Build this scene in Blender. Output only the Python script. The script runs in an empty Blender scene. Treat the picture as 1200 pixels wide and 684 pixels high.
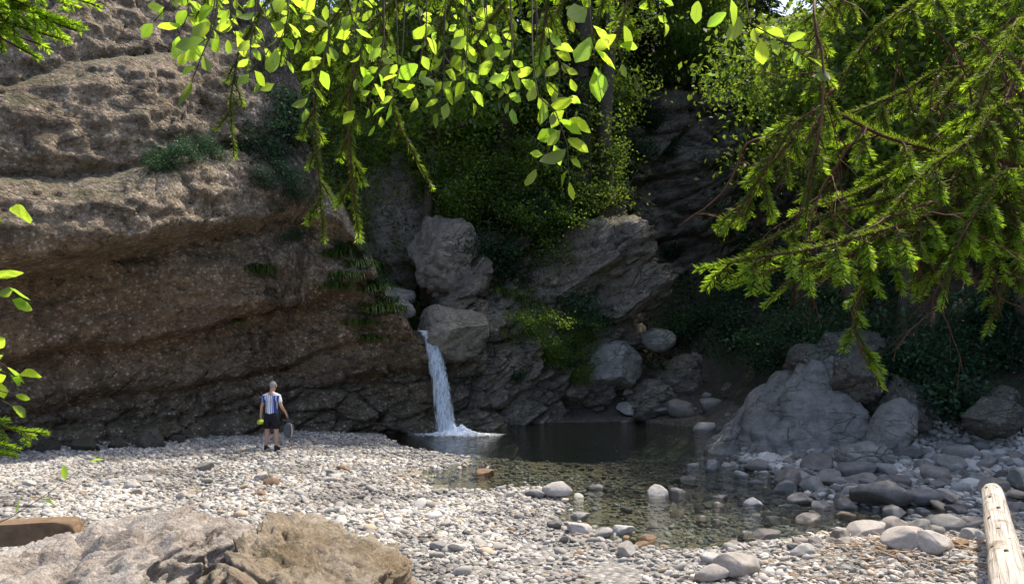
import bpy, bmesh, math, random
import numpy as np
from mathutils import Vector, Matrix
from mathutils.bvhtree import BVHTree

R = math.radians
scene = bpy.context.scene
C = scene.collection
F_PX, HOR, EYE = 920.0, 412.0, 2.5      # focal length and horizon in photo pixels, eye height in metres


# ------------------------------------------------------------------ small helpers
def P(px, py, Y):
    return np.array([(px - 600.0) / F_PX * Y, Y, EYE + (HOR - py) / F_PX * Y])


def _hash(ix, iy, iz, seed):
    h = (ix.astype(np.int64) * 374761393 + iy.astype(np.int64) * 668265263 + iz.astype(np.int64) * 2147483647 // 7
         + seed * 1274126177) & 0xFFFFFFFF
    h = ((h ^ (h >> 13)) * 1274126177) & 0xFFFFFFFF
    h = ((h ^ (h >> 16)) * 2246822519) & 0xFFFFFFFF
    return h ^ (h >> 15)


def pn(x, y, z, seed=0):
    x, y, z = np.broadcast_arrays(np.asarray(x, float), np.asarray(y, float), np.asarray(z, float))
    xi, yi, zi = np.floor(x), np.floor(y), np.floor(z)
    xf, yf, zf = x - xi, y - yi, z - zi
    f = lambda t: t * t * t * (t * (t * 6 - 15) + 10)
    u, v, w = f(xf), f(yf), f(zf)
    out = np.zeros(x.shape)
    for a in (0, 1):
        for b in (0, 1):
            for c in (0, 1):
                h = _hash(xi + a, yi + b, zi + c, seed)
                g = ((h & 1023) / 511.5 - 1) * (xf - a) + (((h >> 10) & 1023) / 511.5 - 1) * (yf - b) \
                    + (((h >> 20) & 1023) / 511.5 - 1) * (zf - c)
                out += g * (u if a else 1 - u) * (v if b else 1 - v) * (w if c else 1 - w)
    return out


def fbm(x, y, z, sc=1.0, octv=4, seed=0, gain=0.5, ridged=False):
    s, a, f = 0, 1.0, sc
    for o in range(octv):
        n = pn(np.asarray(x) * f, np.asarray(y) * f, np.asarray(z) * f, seed + o * 17)
        s = s + a * ((0.5 - 2 * np.abs(n)) if ridged else n)
        a *= gain
        f *= 2.03
    return s


def worley(x, y, z, seed=0):
    x, y, z = np.broadcast_arrays(np.asarray(x, float), np.asarray(y, float), np.asarray(z, float))
    xi, yi, zi = np.floor(x), np.floor(y), np.floor(z)
    f1 = np.full(x.shape, 9.0)
    f2 = np.full(x.shape, 9.0)
    cid = np.zeros(x.shape)
    for a in (-1, 0, 1):
        for b in (-1, 0, 1):
            for c in (-1, 0, 1):
                h = _hash(xi + a, yi + b, zi + c, seed)
                d = np.sqrt((xi + a + (h & 1023) / 1023 - x) ** 2 + (yi + b + ((h >> 10) & 1023) / 1023 - y) ** 2
                            + (zi + c + ((h >> 20) & 1023) / 1023 - z) ** 2)
                near = d < f1
                f2 = np.where(near, f1, np.minimum(f2, d))
                cid = np.where(near, (_hash(xi + a, yi + b, zi + c, seed + 5) & 4095) / 4095, cid)
                f1 = np.where(near, d, f1)
    return f1, f2, cid


def sstep(a, b, t):
    t = np.clip((t - a) / (b - a), 0, 1)
    return t * t * (3 - 2 * t)


def build(name, V, faces, mat=None, parent=None, smooth=True, col=None, uv=None):
    """one mesh object from vertex array and a list of (m,k) face arrays"""
    V = np.asarray(V, dtype=np.float32).reshape(-1, 3)
    faces = [np.asarray(f, dtype=np.int32) for f in faces if len(f)]
    me = bpy.data.meshes.new(name)
    me.vertices.add(len(V))
    me.vertices.foreach_set('co', V.ravel())
    loops = np.concatenate([f.ravel() for f in faces])
    tot = np.concatenate([np.full(len(f), f.shape[1], np.int32) for f in faces])
    start = np.concatenate([[0], np.cumsum(tot)[:-1]]).astype(np.int32)
    me.loops.add(len(loops))
    me.loops.foreach_set('vertex_index', loops)
    me.polygons.add(len(tot))
    me.polygons.foreach_set('loop_start', start)
    me.polygons.foreach_set('loop_total', tot)
    me.update(calc_edges=True)
    me.polygons.foreach_set('use_smooth', np.full(len(tot), smooth, bool))
    if col is not None:
        at = me.attributes.new('Col', 'FLOAT_COLOR', 'POINT')
        cc = np.ones((len(V), 4), np.float32)
        cc[:, :3] = np.asarray(col).reshape(len(V), 3)
        at.data.foreach_set('color', cc.ravel())
    if uv is not None:
        ul = me.uv_layers.new(name='UVMap')
        ul.data.foreach_set('uv', np.asarray(uv, np.float32)[loops].ravel())
    if mat is not None:
        me.materials.append(mat)
    o = bpy.data.objects.new(name, me)
    C.objects.link(o)
    if parent is not None:
        o.parent = parent
    return o


class MB:
    """collects geometry for one mesh"""
    def __init__(self):
        self.v, self.f3, self.f4, self.c, self.u, self.n = [], [], [], [], [], 0

    def add(self, V, f3=None, f4=None, col=None, uv=None):
        V = np.asarray(V, float).reshape(-1, 3)
        if f3 is not None and len(f3):
            self.f3.append(np.asarray(f3) + self.n)
        if f4 is not None and len(f4):
            self.f4.append(np.asarray(f4) + self.n)
        self.v.append(V)
        self.c.append(np.broadcast_to(np.asarray((1, 1, 1) if col is None else col, float), (len(V), 3)))
        self.u.append(np.zeros((len(V), 2)) if uv is None else uv)
        self.n += len(V)

    def tube(self, pts, rad, seg=6, cap=True, col=None):
        pts = np.asarray(pts, float)
        n = len(pts)
        rad = np.broadcast_to(np.asarray(rad, float), (n,))
        t = np.gradient(pts, axis=0)
        t /= np.linalg.norm(t, axis=1)[:, None] + 1e-9
        ref = np.array([0.31, 0.2, 0.93]) if abs(t[:, 2]).mean() < 0.8 else np.array([0.9, 0.3, 0.1])
        a = np.cross(t, ref)
        a /= np.linalg.norm(a, axis=1)[:, None] + 1e-9
        b = np.cross(t, a)
        th = np.arange(seg) * 2 * np.pi / seg
        V = pts[:, None] + rad[:, None, None] * (a[:, None] * np.cos(th)[None, :, None] + b[:, None] * np.sin(th)[None, :, None])
        i, j = np.meshgrid(np.arange(n - 1), np.arange(seg), indexing='ij')
        q = np.stack([i * seg + j, (i + 1) * seg + j, (i + 1) * seg + (j + 1) % seg, i * seg + (j + 1) % seg], -1).reshape(-1, 4)
        V = V.reshape(-1, 3)
        f3 = []
        if cap:
            V = np.vstack([V, pts[0], pts[-1]])
            for k in range(seg):
                f3.append((n * seg, k, (k + 1) % seg))
                f3.append((n * seg + 1, (n - 1) * seg + (k + 1) % seg, (n - 1) * seg + k))
        self.add(V, f3=np.array(f3) if cap else None, f4=q, col=col)

    def build(self, name, mat, parent=None, smooth=True):
        F = []
        if self.f3:
            F.append(np.vstack(self.f3))
        if self.f4:
            F.append(np.vstack(self.f4))
        return build(name, np.vstack(self.v), F, mat, parent, smooth, np.vstack(self.c), np.vstack(self.u))


def tag(o, label, cat, group=None):
    o['label'] = label
    o['category'] = cat
    if group:
        o['group'] = group
    return o


def struct(o, kind='structure'):
    o['kind'] = kind
    return o


def empty(name, loc, rz=0.0):
    o = bpy.data.objects.new(name, None)
    C.objects.link(o)
    o.empty_display_size = 0.2
    o.location = loc
    o.rotation_euler = (0, 0, rz)
    return o


def copy_tree(o, parent=None):
    c = o.copy()
    C.objects.link(c)
    c.parent = parent
    for ch in list(o.children):
        copy_tree(ch, c)
    return c


def smooth_path(pts, n):
    pts = np.asarray(pts, float)
    if len(pts) < 3:
        t = np.linspace(0, 1, n)[:, None]
        return pts[0] * (1 - t) + pts[-1] * t
    ext = np.vstack([2 * pts[0] - pts[1], pts, 2 * pts[-1] - pts[-2]])
    d = np.linalg.norm(np.diff(pts, axis=0), axis=1)
    s = np.concatenate([[0], np.cumsum(d)])
    out = []
    for q in np.linspace(0, s[-1], n):
        k = min(np.searchsorted(s, q, side='right') - 1, len(pts) - 2)
        t = (q - s[k]) / (d[k] + 1e-9)
        p0, p1, p2, p3 = ext[k], ext[k + 1], ext[k + 2], ext[k + 3]
        out.append(0.5 * (2 * p1 + (p2 - p0) * t + (2 * p0 - 5 * p1 + 4 * p2 - p3) * t * t + (3 * p1 - p0 - 3 * p2 + p3) * t ** 3))
    return np.array(out)


# ------------------------------------------------------------------ materials
class NT:
    def __init__(self, name):
        self.m = bpy.data.materials.new(name)
        self.m.use_nodes = True
        self.t = self.m.node_tree
        self.t.nodes.clear()
        self.out = self.t.nodes.new('ShaderNodeOutputMaterial')

    def n(self, typ, **kw):
        nd = self.t.nodes.new('ShaderNode' + typ)
        for k, v in kw.items():
            if k.startswith('i_'):
                nd.inputs[k[2:].replace('_', ' ')].default_value = v
            else:
                setattr(nd, k, v)
        return nd

    def l(self, a, b):
        self.t.links.new(a, b)

    def math(self, op, a, b=None, clamp=False):
        nd = self.n('Math', operation=op)
        nd.use_clamp = clamp
        for k, x in enumerate((a, b)):
            if x is None:
                continue
            if isinstance(x, (int, float)):
                nd.inputs[k].default_value = x
            else:
                self.l(x, nd.inputs[k])
        return nd.outputs[0]

    def mix(self, fac, a, b, mode='MIX'):
        nd = self.n('Mix', data_type='RGBA', blend_type=mode)
        for k, x in ((0, fac), (6, a), (7, b)):
            if isinstance(x, (int, float)):
                nd.inputs[k].default_value = x
            elif isinstance(x, tuple):
                nd.inputs[k].default_value = (*x, 1)
            else:
                self.l(x, nd.inputs[k])
        return nd.outputs[2]

    def ramp(self, fac, stops):
        nd = self.n('ValToRGB')
        e = nd.color_ramp.elements
        while len(e) < len(stops):
            e.new(0.5)
        for k, (p, c) in enumerate(stops):
            e[k].position = p
            e[k].color = (*c, 1) if isinstance(c, tuple) else (c, c, c, 1)
        self.l(fac, nd.inputs[0])
        return nd.outputs[0]

    def noise(self, vec, scale, detail=6, rough=0.6, dist=0.0):
        nd = self.n('TexNoise', i_Scale=scale, i_Detail=detail, i_Roughness=rough, i_Distortion=dist)
        self.l(vec, nd.inputs['Vector'])
        return nd.outputs['Fac']

    def voro(self, vec, scale, feature='F1', out='Distance'):
        nd = self.n('TexVoronoi', feature=feature, i_Scale=scale)
        self.l(vec, nd.inputs['Vector'])
        return nd.outputs[out]


def rock_material(name, c_lo, c_hi, c_low=None, pebbly=0.5, moss=0.5, stain=0.5, scale=1.0, bump=1.0, per_object=False,
                  strata=0.0, z_mix=None, rough=0.9, streak=0.0, cracks=0.0):
    k = NT(name)
    geo = k.n('NewGeometry')
    co = k.n('TexCoord').outputs['Object']
    big = k.noise(co, 0.55 * scale, 6, 0.6)
    col = k.mix(k.ramp(big, [(0.35, 0.0), (0.65, 1.0)]), c_lo, c_hi)
    if z_mix is not None:                       # different rock beds one above the other
        sep = k.n('SeparateXYZ')
        k.l(co, sep.inputs[0])
        zz = k.math('ADD', sep.outputs[2], k.math('MULTIPLY', k.noise(co, 0.4, 5), 3.0))
        for z0, z1, c in z_mix:
            f = k.n('MapRange', clamp=True)
            k.l(zz, f.inputs[0])
            f.inputs[1].default_value = z0
            f.inputs[2].default_value = z1
            f.inputs[3].default_value = 1.0
            f.inputs[4].default_value = 0.0
            col = k.mix(f.outputs[0], col, c)
    if pebbly:
        vc = k.n('TexVoronoi', i_Scale=10.5 * scale)
        k.l(co, vc.inputs['Vector'])
        gray = k.n('RGBToBW')
        k.l(vc.outputs['Color'], gray.inputs[0])
        peb = k.ramp(gray.outputs[0], [(0.2, 0.72), (0.5, 0.95), (0.8, 1.2)])
        col = k.mix(pebbly, col, peb, 'MULTIPLY')
        dot = k.math('MULTIPLY', k.ramp(vc.outputs['Distance'], [(0.25, 1.0), (0.42, 0.0)]), k.ramp(gray.outputs[0], [(0.48, 0.0), (0.62, pebbly)]))
        dot = k.math('MULTIPLY', dot, k.ramp(k.noise(co, 0.8 * scale, 5), [(0.36, 0.15), (0.58, 1.0)]))
        col = k.mix(dot, col, (0.74, 0.68, 0.60))
        pit = k.ramp(k.voro(co, 6.0 * scale), [(0.12, 1.0), (0.24, 0.0)])
        col = k.mix(k.math('MULTIPLY', pit, 0.6 * pebbly), col, (0.04, 0.03, 0.022))
        vc2 = k.voro(co, 30.0 * scale)
        col = k.mix(pebbly * 0.7, col, k.ramp(vc2, [(0.1, 1.25), (0.6, 0.5)]), 'MULTIPLY')
    med = k.noise(co, 4.0 * scale, 8, 0.7)
    col = k.mix(0.55, col, k.ramp(med, [(0.3, 0.45), (0.55, 1.0), (0.75, 1.3)]), 'MULTIPLY')
    st = k.ramp(k.noise(co, 0.9 * scale, 7, 0.65, 0.6), [(0.48, 0.0), (0.62, 1.0)])
    col = k.mix(k.math('MULTIPLY', st, stain), col, (0.035, 0.030, 0.022))
    if streak:                                  # water stains running down the face
        ms = k.n('Mapping')
        ms.inputs['Scale'].default_value = (1.6, 1.6, 0.16)
        k.l(co, ms.inputs[0])
        col = k.mix(streak, col, k.ramp(k.noise(ms.outputs[0], 1.0, 7, 0.7, 0.3), [(0.36, 0.35), (0.5, 0.95), (0.68, 1.2)]), 'MULTIPLY')
    sepn = k.n('SeparateXYZ')
    k.l(geo.outputs['Normal'], sepn.inputs[0])
    up = k.math('ADD', sepn.outputs[2], k.math('MULTIPLY', k.math('SUBTRACT', k.noise(co, 2.2 * scale, 8, 0.7), 0.5), 2.2))
    col = k.mix(k.math('MULTIPLY', k.ramp(up, [(0.45, 0.0), (0.95, 1.0)]), moss), col, (0.040, 0.058, 0.014))
    if per_object:
        oi = k.n('ObjectInfo')
        col = k.mix(0.75, col, k.ramp(oi.outputs['Random'], [(0.0, 0.55), (0.5, 0.95), (1.0, 1.25)]), 'MULTIPLY')
        col = k.mix(0.3, col, k.ramp(k.math('FRACT', k.math('MULTIPLY', oi.outputs['Random'], 7.3)),
                                     [(0.0, (1.2, 0.95, 0.75)), (0.5, (1.0, 1.0, 1.0)), (1.0, (0.85, 0.95, 1.1))]), 'MULTIPLY')
    h = k.math('ADD', k.math('MULTIPLY', k.noise(co, 7.0 * scale, 10, 0.72), 1.0),
               k.math('MULTIPLY', k.math('SUBTRACT', 1.0, k.voro(co, 11.0 * scale)), 0.5 * pebbly))
    h = k.math('ADD', h, k.math('MULTIPLY', k.noise(co, 32.0 * scale, 5, 0.6), 0.25))
    if cracks:                                  # joints and broken bedding planes
        dn = k.n('TexNoise', i_Scale=1.1 * scale, i_Detail=5.0)
        k.l(co, dn.inputs['Vector'])
        wv = k.n('VectorMath', operation='MULTIPLY_ADD')
        k.l(dn.outputs['Color'], wv.inputs[0])
        wv.inputs[1].default_value = (0.3 / scale,) * 3
        k.l(co, wv.inputs[2])
        for sc_, sz in ((0.42, 2.8), (1.0, 3.2)):
            mc = k.n('Mapping')
            mc.inputs['Rotation'].default_value = (R(8), R(24), 0)
            mc.inputs['Scale'].default_value = (1, 1, sz)
            k.l(wv.outputs[0], mc.inputs[0])
            ln_ = k.ramp(k.voro(mc.outputs[0], sc_ * scale, 'DISTANCE_TO_EDGE'), [(0.0, 1.0), (0.022, 0.0)])
            ln_ = k.math('MULTIPLY', ln_, k.ramp(k.noise(co, 0.9 * scale, 3), [(0.42, 0.0), (0.58, cracks)]))
            col = k.mix(ln_, col, (0.022, 0.018, 0.014))
            h = k.math('SUBTRACT', h, k.math('MULTIPLY', ln_, 0.9))
    if strata:
        mp = k.n('Mapping')
        mp.inputs['Rotation'].default_value = (0, R(18), 0)
        mp.inputs['Scale'].default_value = (0.5, 0.5, 9.0)
        k.l(co, mp.inputs[0])
        h = k.math('ADD', h, k.math('MULTIPLY', k.noise(mp.outputs[0], 1.0 * scale, 5, 0.6), strata))
    bp = k.n('Bump', i_Strength=1.0, i_Distance=0.09 * bump / scale)
    k.l(h, bp.inputs['Height'])
    bs = k.n('BsdfPrincipled', i_Roughness=rough)
    bs.inputs['Specular IOR Level'].default_value = 0.3
    k.l(col, bs.inputs['Base Color'])
    k.l(bp.outputs[0], bs.inputs['Normal'])
    k.l(bs.outputs[0], k.out.inputs[0])
    return k.m


def leaf_material(name, refl, trans, t_mix=0.5, gloss=0.06, veins=False, rand=0.3, rough=0.4):
    k = NT(name)
    at = k.n('Attribute', attribute_name='Col')
    c1 = k.mix(1.0, refl, at.outputs['Color'], 'MULTIPLY')
    c2 = k.mix(1.0, trans, at.outputs['Color'], 'MULTIPLY')
    oi = k.n('ObjectInfo')
    var = k.ramp(oi.outputs['Random'], [(0.0, 1 - rand), (1.0, 1 + rand)])
    c1 = k.mix(1.0, c1, var, 'MULTIPLY')
    c2 = k.mix(1.0, c2, var, 'MULTIPLY')
    if veins:
        uv = k.n('SeparateXYZ')
        k.l(k.n('TexCoord').outputs['UV'], uv.inputs[0])
        av = k.math('ABSOLUTE', k.math('SUBTRACT', uv.outputs[1], 0.5))
        fr = k.math('FRACT', k.math('SUBTRACT', k.math('MULTIPLY', uv.outputs[0], 9.0), k.math('MULTIPLY', av, 5.0)))
        line = k.math('LESS_THAN', k.math('ABSOLUTE', k.math('SUBTRACT', fr, 0.5)), 0.09)
        mid = k.math('LESS_THAN', av, 0.035)
        f = k.math('MULTIPLY', k.math('MAXIMUM', line, mid), 0.35)
        c2 = k.mix(f, c2, (0.16, 0.26, 0.02))
        c1 = k.mix(f, c1, (0.22, 0.32, 0.08))
    d = k.n('BsdfDiffuse')
    k.l(c1, d.inputs[0])
    t = k.n('BsdfTranslucent')
    k.l(c2, t.inputs[0])
    m = k.n('MixShader', i_Fac=t_mix)
    k.l(d.outputs[0], m.inputs[1])
    k.l(t.outputs[0], m.inputs[2])
    g = k.n('BsdfGlossy', i_Roughness=rough)
    m2 = k.n('MixShader', i_Fac=gloss)
    k.l(m.outputs[0], m2.inputs[1])
    k.l(g.outputs[0], m2.inputs[2])
    k.l(m2.outputs[0], k.out.inputs[0])
    return k.m


def plain(name, col, rough=0.7, noise=0.3, scale=8.0, bump=0.3, bdist=0.02, spec=0.3, use_col=False):
    k = NT(name)
    co = k.n('TexCoord').outputs['Object']
    nz = k.noise(co, scale, 7, 0.65)
    c = k.mix(noise, col, k.ramp(nz, [(0.3, 0.35), (0.6, 1.1), (0.8, 1.4)]), 'MULTIPLY')
    if use_col:
        c = k.mix(1.0, c, k.n('Attribute', attribute_name='Col').outputs['Color'], 'MULTIPLY')
    bp = k.n('Bump', i_Strength=bump, i_Distance=bdist)
    k.l(nz, bp.inputs['Height'])
    bs = k.n('BsdfPrincipled', i_Roughness=rough)
    bs.inputs['Specular IOR Level'].default_value = spec
    k.l(c, bs.inputs['Base Color'])
    k.l(bp.outputs[0], bs.inputs['Normal'])
    k.l(bs.outputs[0], k.out.inputs[0])
    return k.m


M = {}
M['cliff'] = rock_material('conglomerate_rock', (0.35, 0.265, 0.18), (0.50, 0.405, 0.30), pebbly=0.95, moss=0.5, stain=0.35, streak=0.5, cracks=0.35,
                           strata=0.4, z_mix=[(5.4, 7.0, (0.36, 0.245, 0.15)), (2.6, 4.2, (0.28, 0.22, 0.16))], bump=1.3)
M['wall'] = rock_material('gorge_rock', (0.22, 0.185, 0.15), (0.38, 0.335, 0.28), pebbly=0.45, moss=0.55, stain=0.5, strata=1.2, bump=1.4, streak=0.4, cracks=0.6)
M['pale_rock'] = rock_material('pale_rock', (0.26, 0.23, 0.19), (0.40, 0.355, 0.30), pebbly=0.3, moss=0.35, stain=0.4, strata=0.4, cracks=0.6, streak=0.3)
M['slab'] = rock_material('slab_rock', (0.29, 0.275, 0.25), (0.44, 0.42, 0.385), pebbly=0.0, moss=0.12, stain=0.4, strata=0.7, scale=1.2, bump=1.6, streak=0.3, cracks=0.5)
M['dark_rock'] = rock_material('mossy_dark_rock', (0.10, 0.09, 0.075), (0.20, 0.185, 0.155), pebbly=0.3, moss=0.45, stain=0.5, scale=1.6, cracks=0.6)
M['fore_rock'] = rock_material('foreground_rock', (0.42, 0.355, 0.30), (0.62, 0.565, 0.51), pebbly=0.5, moss=0.06, stain=0.42, scale=4.0, bump=1.7)
M['fore_moss'] = rock_material('foreground_mossy_rock', (0.29, 0.21, 0.13), (0.52, 0.44, 0.35), pebbly=0.35, moss=0.25, stain=0.6, scale=4.0, bump=1.7)
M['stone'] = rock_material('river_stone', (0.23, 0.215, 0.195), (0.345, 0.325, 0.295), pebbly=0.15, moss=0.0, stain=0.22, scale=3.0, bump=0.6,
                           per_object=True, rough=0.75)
M['stone_light'] = rock_material('pale_stone', (0.46, 0.435, 0.40), (0.60, 0.575, 0.54), pebbly=0.15, moss=0.0, stain=0.15, scale=3.0, bump=0.6,
                                 per_object=True, rough=0.8)  # lighter base tone than the river stone
M['stone_brown'] = rock_material('brown_stone', (0.22, 0.14, 0.085), (0.30, 0.20, 0.13), pebbly=0.0, moss=0.0, stain=0.25, scale=5.0, bump=0.4)
M['elm'] = leaf_material('backlit_leaf', (0.12, 0.24, 0.03), (0.50, 0.80, 0.055), 0.82, 0.04, veins=True, rand=0.12, rough=0.35)
M['needle'] = leaf_material('spruce_needle', (0.10, 0.18, 0.03), (0.40, 0.57, 0.045), 0.62, 0.04, rand=0.1)
M['leaf'] = leaf_material('tree_leaf', (0.075, 0.13, 0.030), (0.24, 0.38, 0.04), 0.55, 0.025, rand=0.3)
M['leaf_dark'] = leaf_material('shrub_leaf', (0.040, 0.092, 0.048), (0.042, 0.10, 0.045), 0.4, 0.02, rand=0.35)
M['conifer'] = leaf_material('conifer_needle', (0.028, 0.055, 0.022), (0.04, 0.07, 0.015), 0.3, 0.03, rand=0.3)
M['grass'] = leaf_material('grass_blade', (0.075, 0.13, 0.03), (0.10, 0.18, 0.03), 0.4, 0.04, rand=0.2)
M['bark'] = plain('bark', (0.10, 0.078, 0.058), 0.9, 0.6, 14, 0.7, 0.03)
M['twig'] = plain('reddish_spruce_twig', (0.15, 0.062, 0.032), 0.8, 0.5, 60, 0.6, 0.003)
M['twig_grey'] = plain('leaf_twig', (0.11, 0.085, 0.05), 0.8, 0.4, 60, 0.5, 0.003)


# ------------------------------------------------------------------ plan of the place
LC = np.array([(-40, -4, 15, .0), (-27, 7.5, 19, .0), (-20, 13.2, 20, .0), (-15.5, 16.8, 20.5, .0), (-12.4, 19, 20.5, .0), (-10.6, 20.7, 20.5, .0),
               (-9, 22.2, 20.0, .0), (-8.1, 23.1, 18, .0), (-7.5, 23.7, 12.5, .0), (-6.9, 24.2, 8.4, .0), (-5.6, 24.8, 6.5, .0), (-4.7, 25.1, 5.4, .0),
               (-4.0, 25.3, 4.3, .0), (-3.35, 25.6, 3.15, .0), (-3.0, 26.1, 2.95, .0), (-2.9, 26.9, 3.0, .0)])
CW = np.array([(-3.6, 26.5, 2.9, .05), (-2.7, 26.3, 2.9, .05), (-2.1, 26.15, 3.3, .1), (-1.2, 26.7, 4.6, .2), (0, 27.5, 6.4, .28), (1.5, 28.6, 7.6, .3),
               (3, 29.6, 8.4, .3), (4.6, 30.6, 8.9, .25), (5.4, 31.3, 8.8, .2), (5.9, 32.6, 8.5, .15), (6.3, 35, 9, .15), (6.9, 38.3, 13, .15),
               (8.5, 39.4, 16.5, .12), (10.5, 39.2, 17, .12), (13, 38.5, 17, .15), (17, 37, 17, .2)])
BACK = np.vstack([LC[:-2], CW[1:]])
BACK[:len(LC) - 2, 3] = 0.24
BACK_POLY = np.vstack([BACK[:, :2], [(60, 60), (90, 190), (-140, 190), (-140, -30), (-60, -30)]])
RIGHT_POLY = np.array([(6.9, 34), (6.9, 29), (6.7, 24), (6.6, 20.5), (7.6, 18.4), (9.8, 17.2), (11.5, 14.5), (12.5, 9), (13.2, 4), (15, -30),
                       (140, -30), (140, 60), (17, 37), (12.5, 37.2), (9, 36.5)])
W_Z = -0.10


def wpt(px, py):
    Y = (EYE - W_Z) * F_PX / (py - HOR)
    return ((px - 600) / F_PX * Y, Y)


POOL = np.array([wpt(*q) for q in [(440, 508), (470, 523), (520, 532), (565, 541), (610, 561), (662, 588), (735, 620), (815, 642), (880, 648),
                                   (950, 638), (1010, 627), (1065, 615), (1130, 604), (1230, 598), (1230, 586), (1120, 588), (1050, 592), (1010, 591),
                                   (972, 578), (942, 562), (902, 552), (866, 545), (878, 520), (885, 506), (800, 499), (745, 493), (660, 495),
                                   (600, 496), (560, 496), (520, 492), (480, 494)]])


def seg_dist(x, y, poly, closed=True):
    best = np.full(x.shape, 1e9)
    bi = np.zeros(x.shape, int)
    bt = np.zeros(x.shape)
    n = len(poly)
    for k in range(n if closed else n - 1):
        a, b = poly[k], poly[(k + 1) % n]
        dx, dy = b[0] - a[0], b[1] - a[1]
        t = np.clip(((x - a[0]) * dx + (y - a[1]) * dy) / (dx * dx + dy * dy), 0, 1)
        d = np.hypot(x - a[0] - t * dx, y - a[1] - t * dy)
        m = d < best
        best = np.where(m, d, best)
        bi = np.where(m, k, bi)
        bt = np.where(m, t, bt)
    return best, bi, bt


def inside(x, y, poly):
    c = np.zeros(x.shape, bool)
    n = len(poly)
    for k in range(n):
        (x0, y0), (x1, y1) = poly[k], poly[(k + 1) % n]
        if y0 == y1:
            continue
        c ^= ((y0 > y) != (y1 > y)) & (x < (x1 - x0) * (y - y0) / (y1 - y0) + x0)
    return c


HOLLOW = [(*wpt(225, 577), 0.6, 1.5, .22), (*wpt(505, 560), 1.3, 1.2, .20), (*wpt(560, 560), 1.0, 1.1, .18), (*wpt(690, 603), 0.7, 1.0, .16), (*wpt(770, 632), 0.8, 0.6, .17), (*wpt(630, 650), 0.3, 0.4, .1), (*wpt(430, 590), 0.5, 0.7, .1)]


def H(x, y):
    x, y = np.asarray(x, float), np.asarray(y, float)
    sh = x.shape
    x, y = np.atleast_1d(x), np.atleast_1d(y)
    nz = fbm(x, y, 0, 0.35, 4, 3)
    nz2 = fbm(x, y, 0, 1.4, 3, 9)
    dw, _, _ = seg_dist(x, y, POOL)
    inn = inside(x, y, POOL)
    far = sstep(19.5, 23.5, y)
    depth = np.where(inn, 0.05 + 0.10 * np.minimum(dw, 1.5) + far * np.minimum(dw, 3.0) * 0.40, 0)
    base = np.where(inn, -0.075 - depth, -0.075 + 0.19 * (1 - np.exp(-dw / 3.0)))
    base = base + (0.09 * nz + 0.04 * nz2) * np.where(inn, 0.6, 1.0)
    for a, b, sx_, sy_, dp in HOLLOW:
        base = base - dp * np.exp(-((x - a) / sx_) ** 2 - ((y - b) / sy_) ** 2)
    # bank on which the photographer stands
    bk = 1 - sstep(3.2, 7.2, y + 0.35 * np.clip(-x - 1, -2, 3))
    base = base + bk * (0.95 - base) + bk * 0.05 * nz2
    # low heap of drift by the bleached log
    base = base + 0.38 * np.exp(-(((x - 4.6) / 1.6) ** 2 + ((y - 8.6) / 1.5) ** 2)) * (1 - bk)
    # rubble rising into the side gorge
    base = base + sstep(29.3, 31.5, y) * np.clip((y - 29.6) * 0.62, 0, 6.0) * sstep(1.0, 4.0, x)
    # right bank
    dr, _, _ = seg_dist(x, y, RIGHT_POLY)
    ir = inside(x, y, RIGHT_POLY)
    lift = np.where(ir, np.minimum(dr * 0.80, 26 + 0.05 * dr) * (1 + 0.22 * nz) + 0.35 * nz2 * np.clip(dr, 0, 1), 0)
    pre = np.where(ir, 0, np.exp(-dr / 1.4)) * 0.25 * sstep(12, 15, y) * (~inn)
    base = base + lift + pre
    # cliff tops and the hill behind them
    db, bi, bt = seg_dist(x, y, BACK[:, :2], False)
    bi2 = np.minimum(bi + 1, len(BACK) - 1)
    zt = BACK[bi, 2] * (1 - bt) + BACK[bi2, 2] * bt
    ln = BACK[bi, 3] * (1 - bt) + BACK[bi2, 3] * bt
    ib = inside(x, y, BACK_POLY)
    bd = 1.2 + ln * zt
    top = zt - 0.5 + 0.5 * np.clip(db - bd, 0, 44) + 0.6 * nz * np.clip(db - bd, 0, 2)
    k = np.where(ib, sstep(bd - 0.3, bd + 0.5, db), 0)
    base = base * (1 - k) + np.maximum(top, base * 0) * k
    return base.reshape(sh)


def ground_at(px, py):
    Y = np.linspace(4, 60, 2800)
    z = EYE + (HOR - py) / F_PX * Y
    h = H((px - 600) / F_PX * Y, Y)
    k = np.argmax(z <= h)
    return float((px - 600) / F_PX * Y[k]), float(Y[k]), float(h[k])


# ------------------------------------------------------------------ ground sheet
def axis(stops):
    out = []
    for a, b, s in stops:
        out.append(np.arange(a, b, s))
    return np.concatenate(out)


gx = axis([(-140, -40, 5), (-40, -15, 0.8), (-15, 12, 0.13), (12, 30, 0.5), (30, 141, 5)])
gy = axis([(-30, 0, 2), (0, 24, 0.13), (24, 42, 0.25), (42, 70, 1.0), (70, 190, 5)])
GX, GY = np.meshgrid(gx, gy, indexing='ij')
GZ = H(GX, GY)
i, j = np.meshgrid(np.arange(len(gx) - 1), np.arange(len(gy) - 1), indexing='ij')
ny = len(gy)
quads = np.stack([i * ny + j, (i + 1) * ny + j, (i + 1) * ny + j + 1, i * ny + j + 1], -1).reshape(-1, 4)

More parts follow.
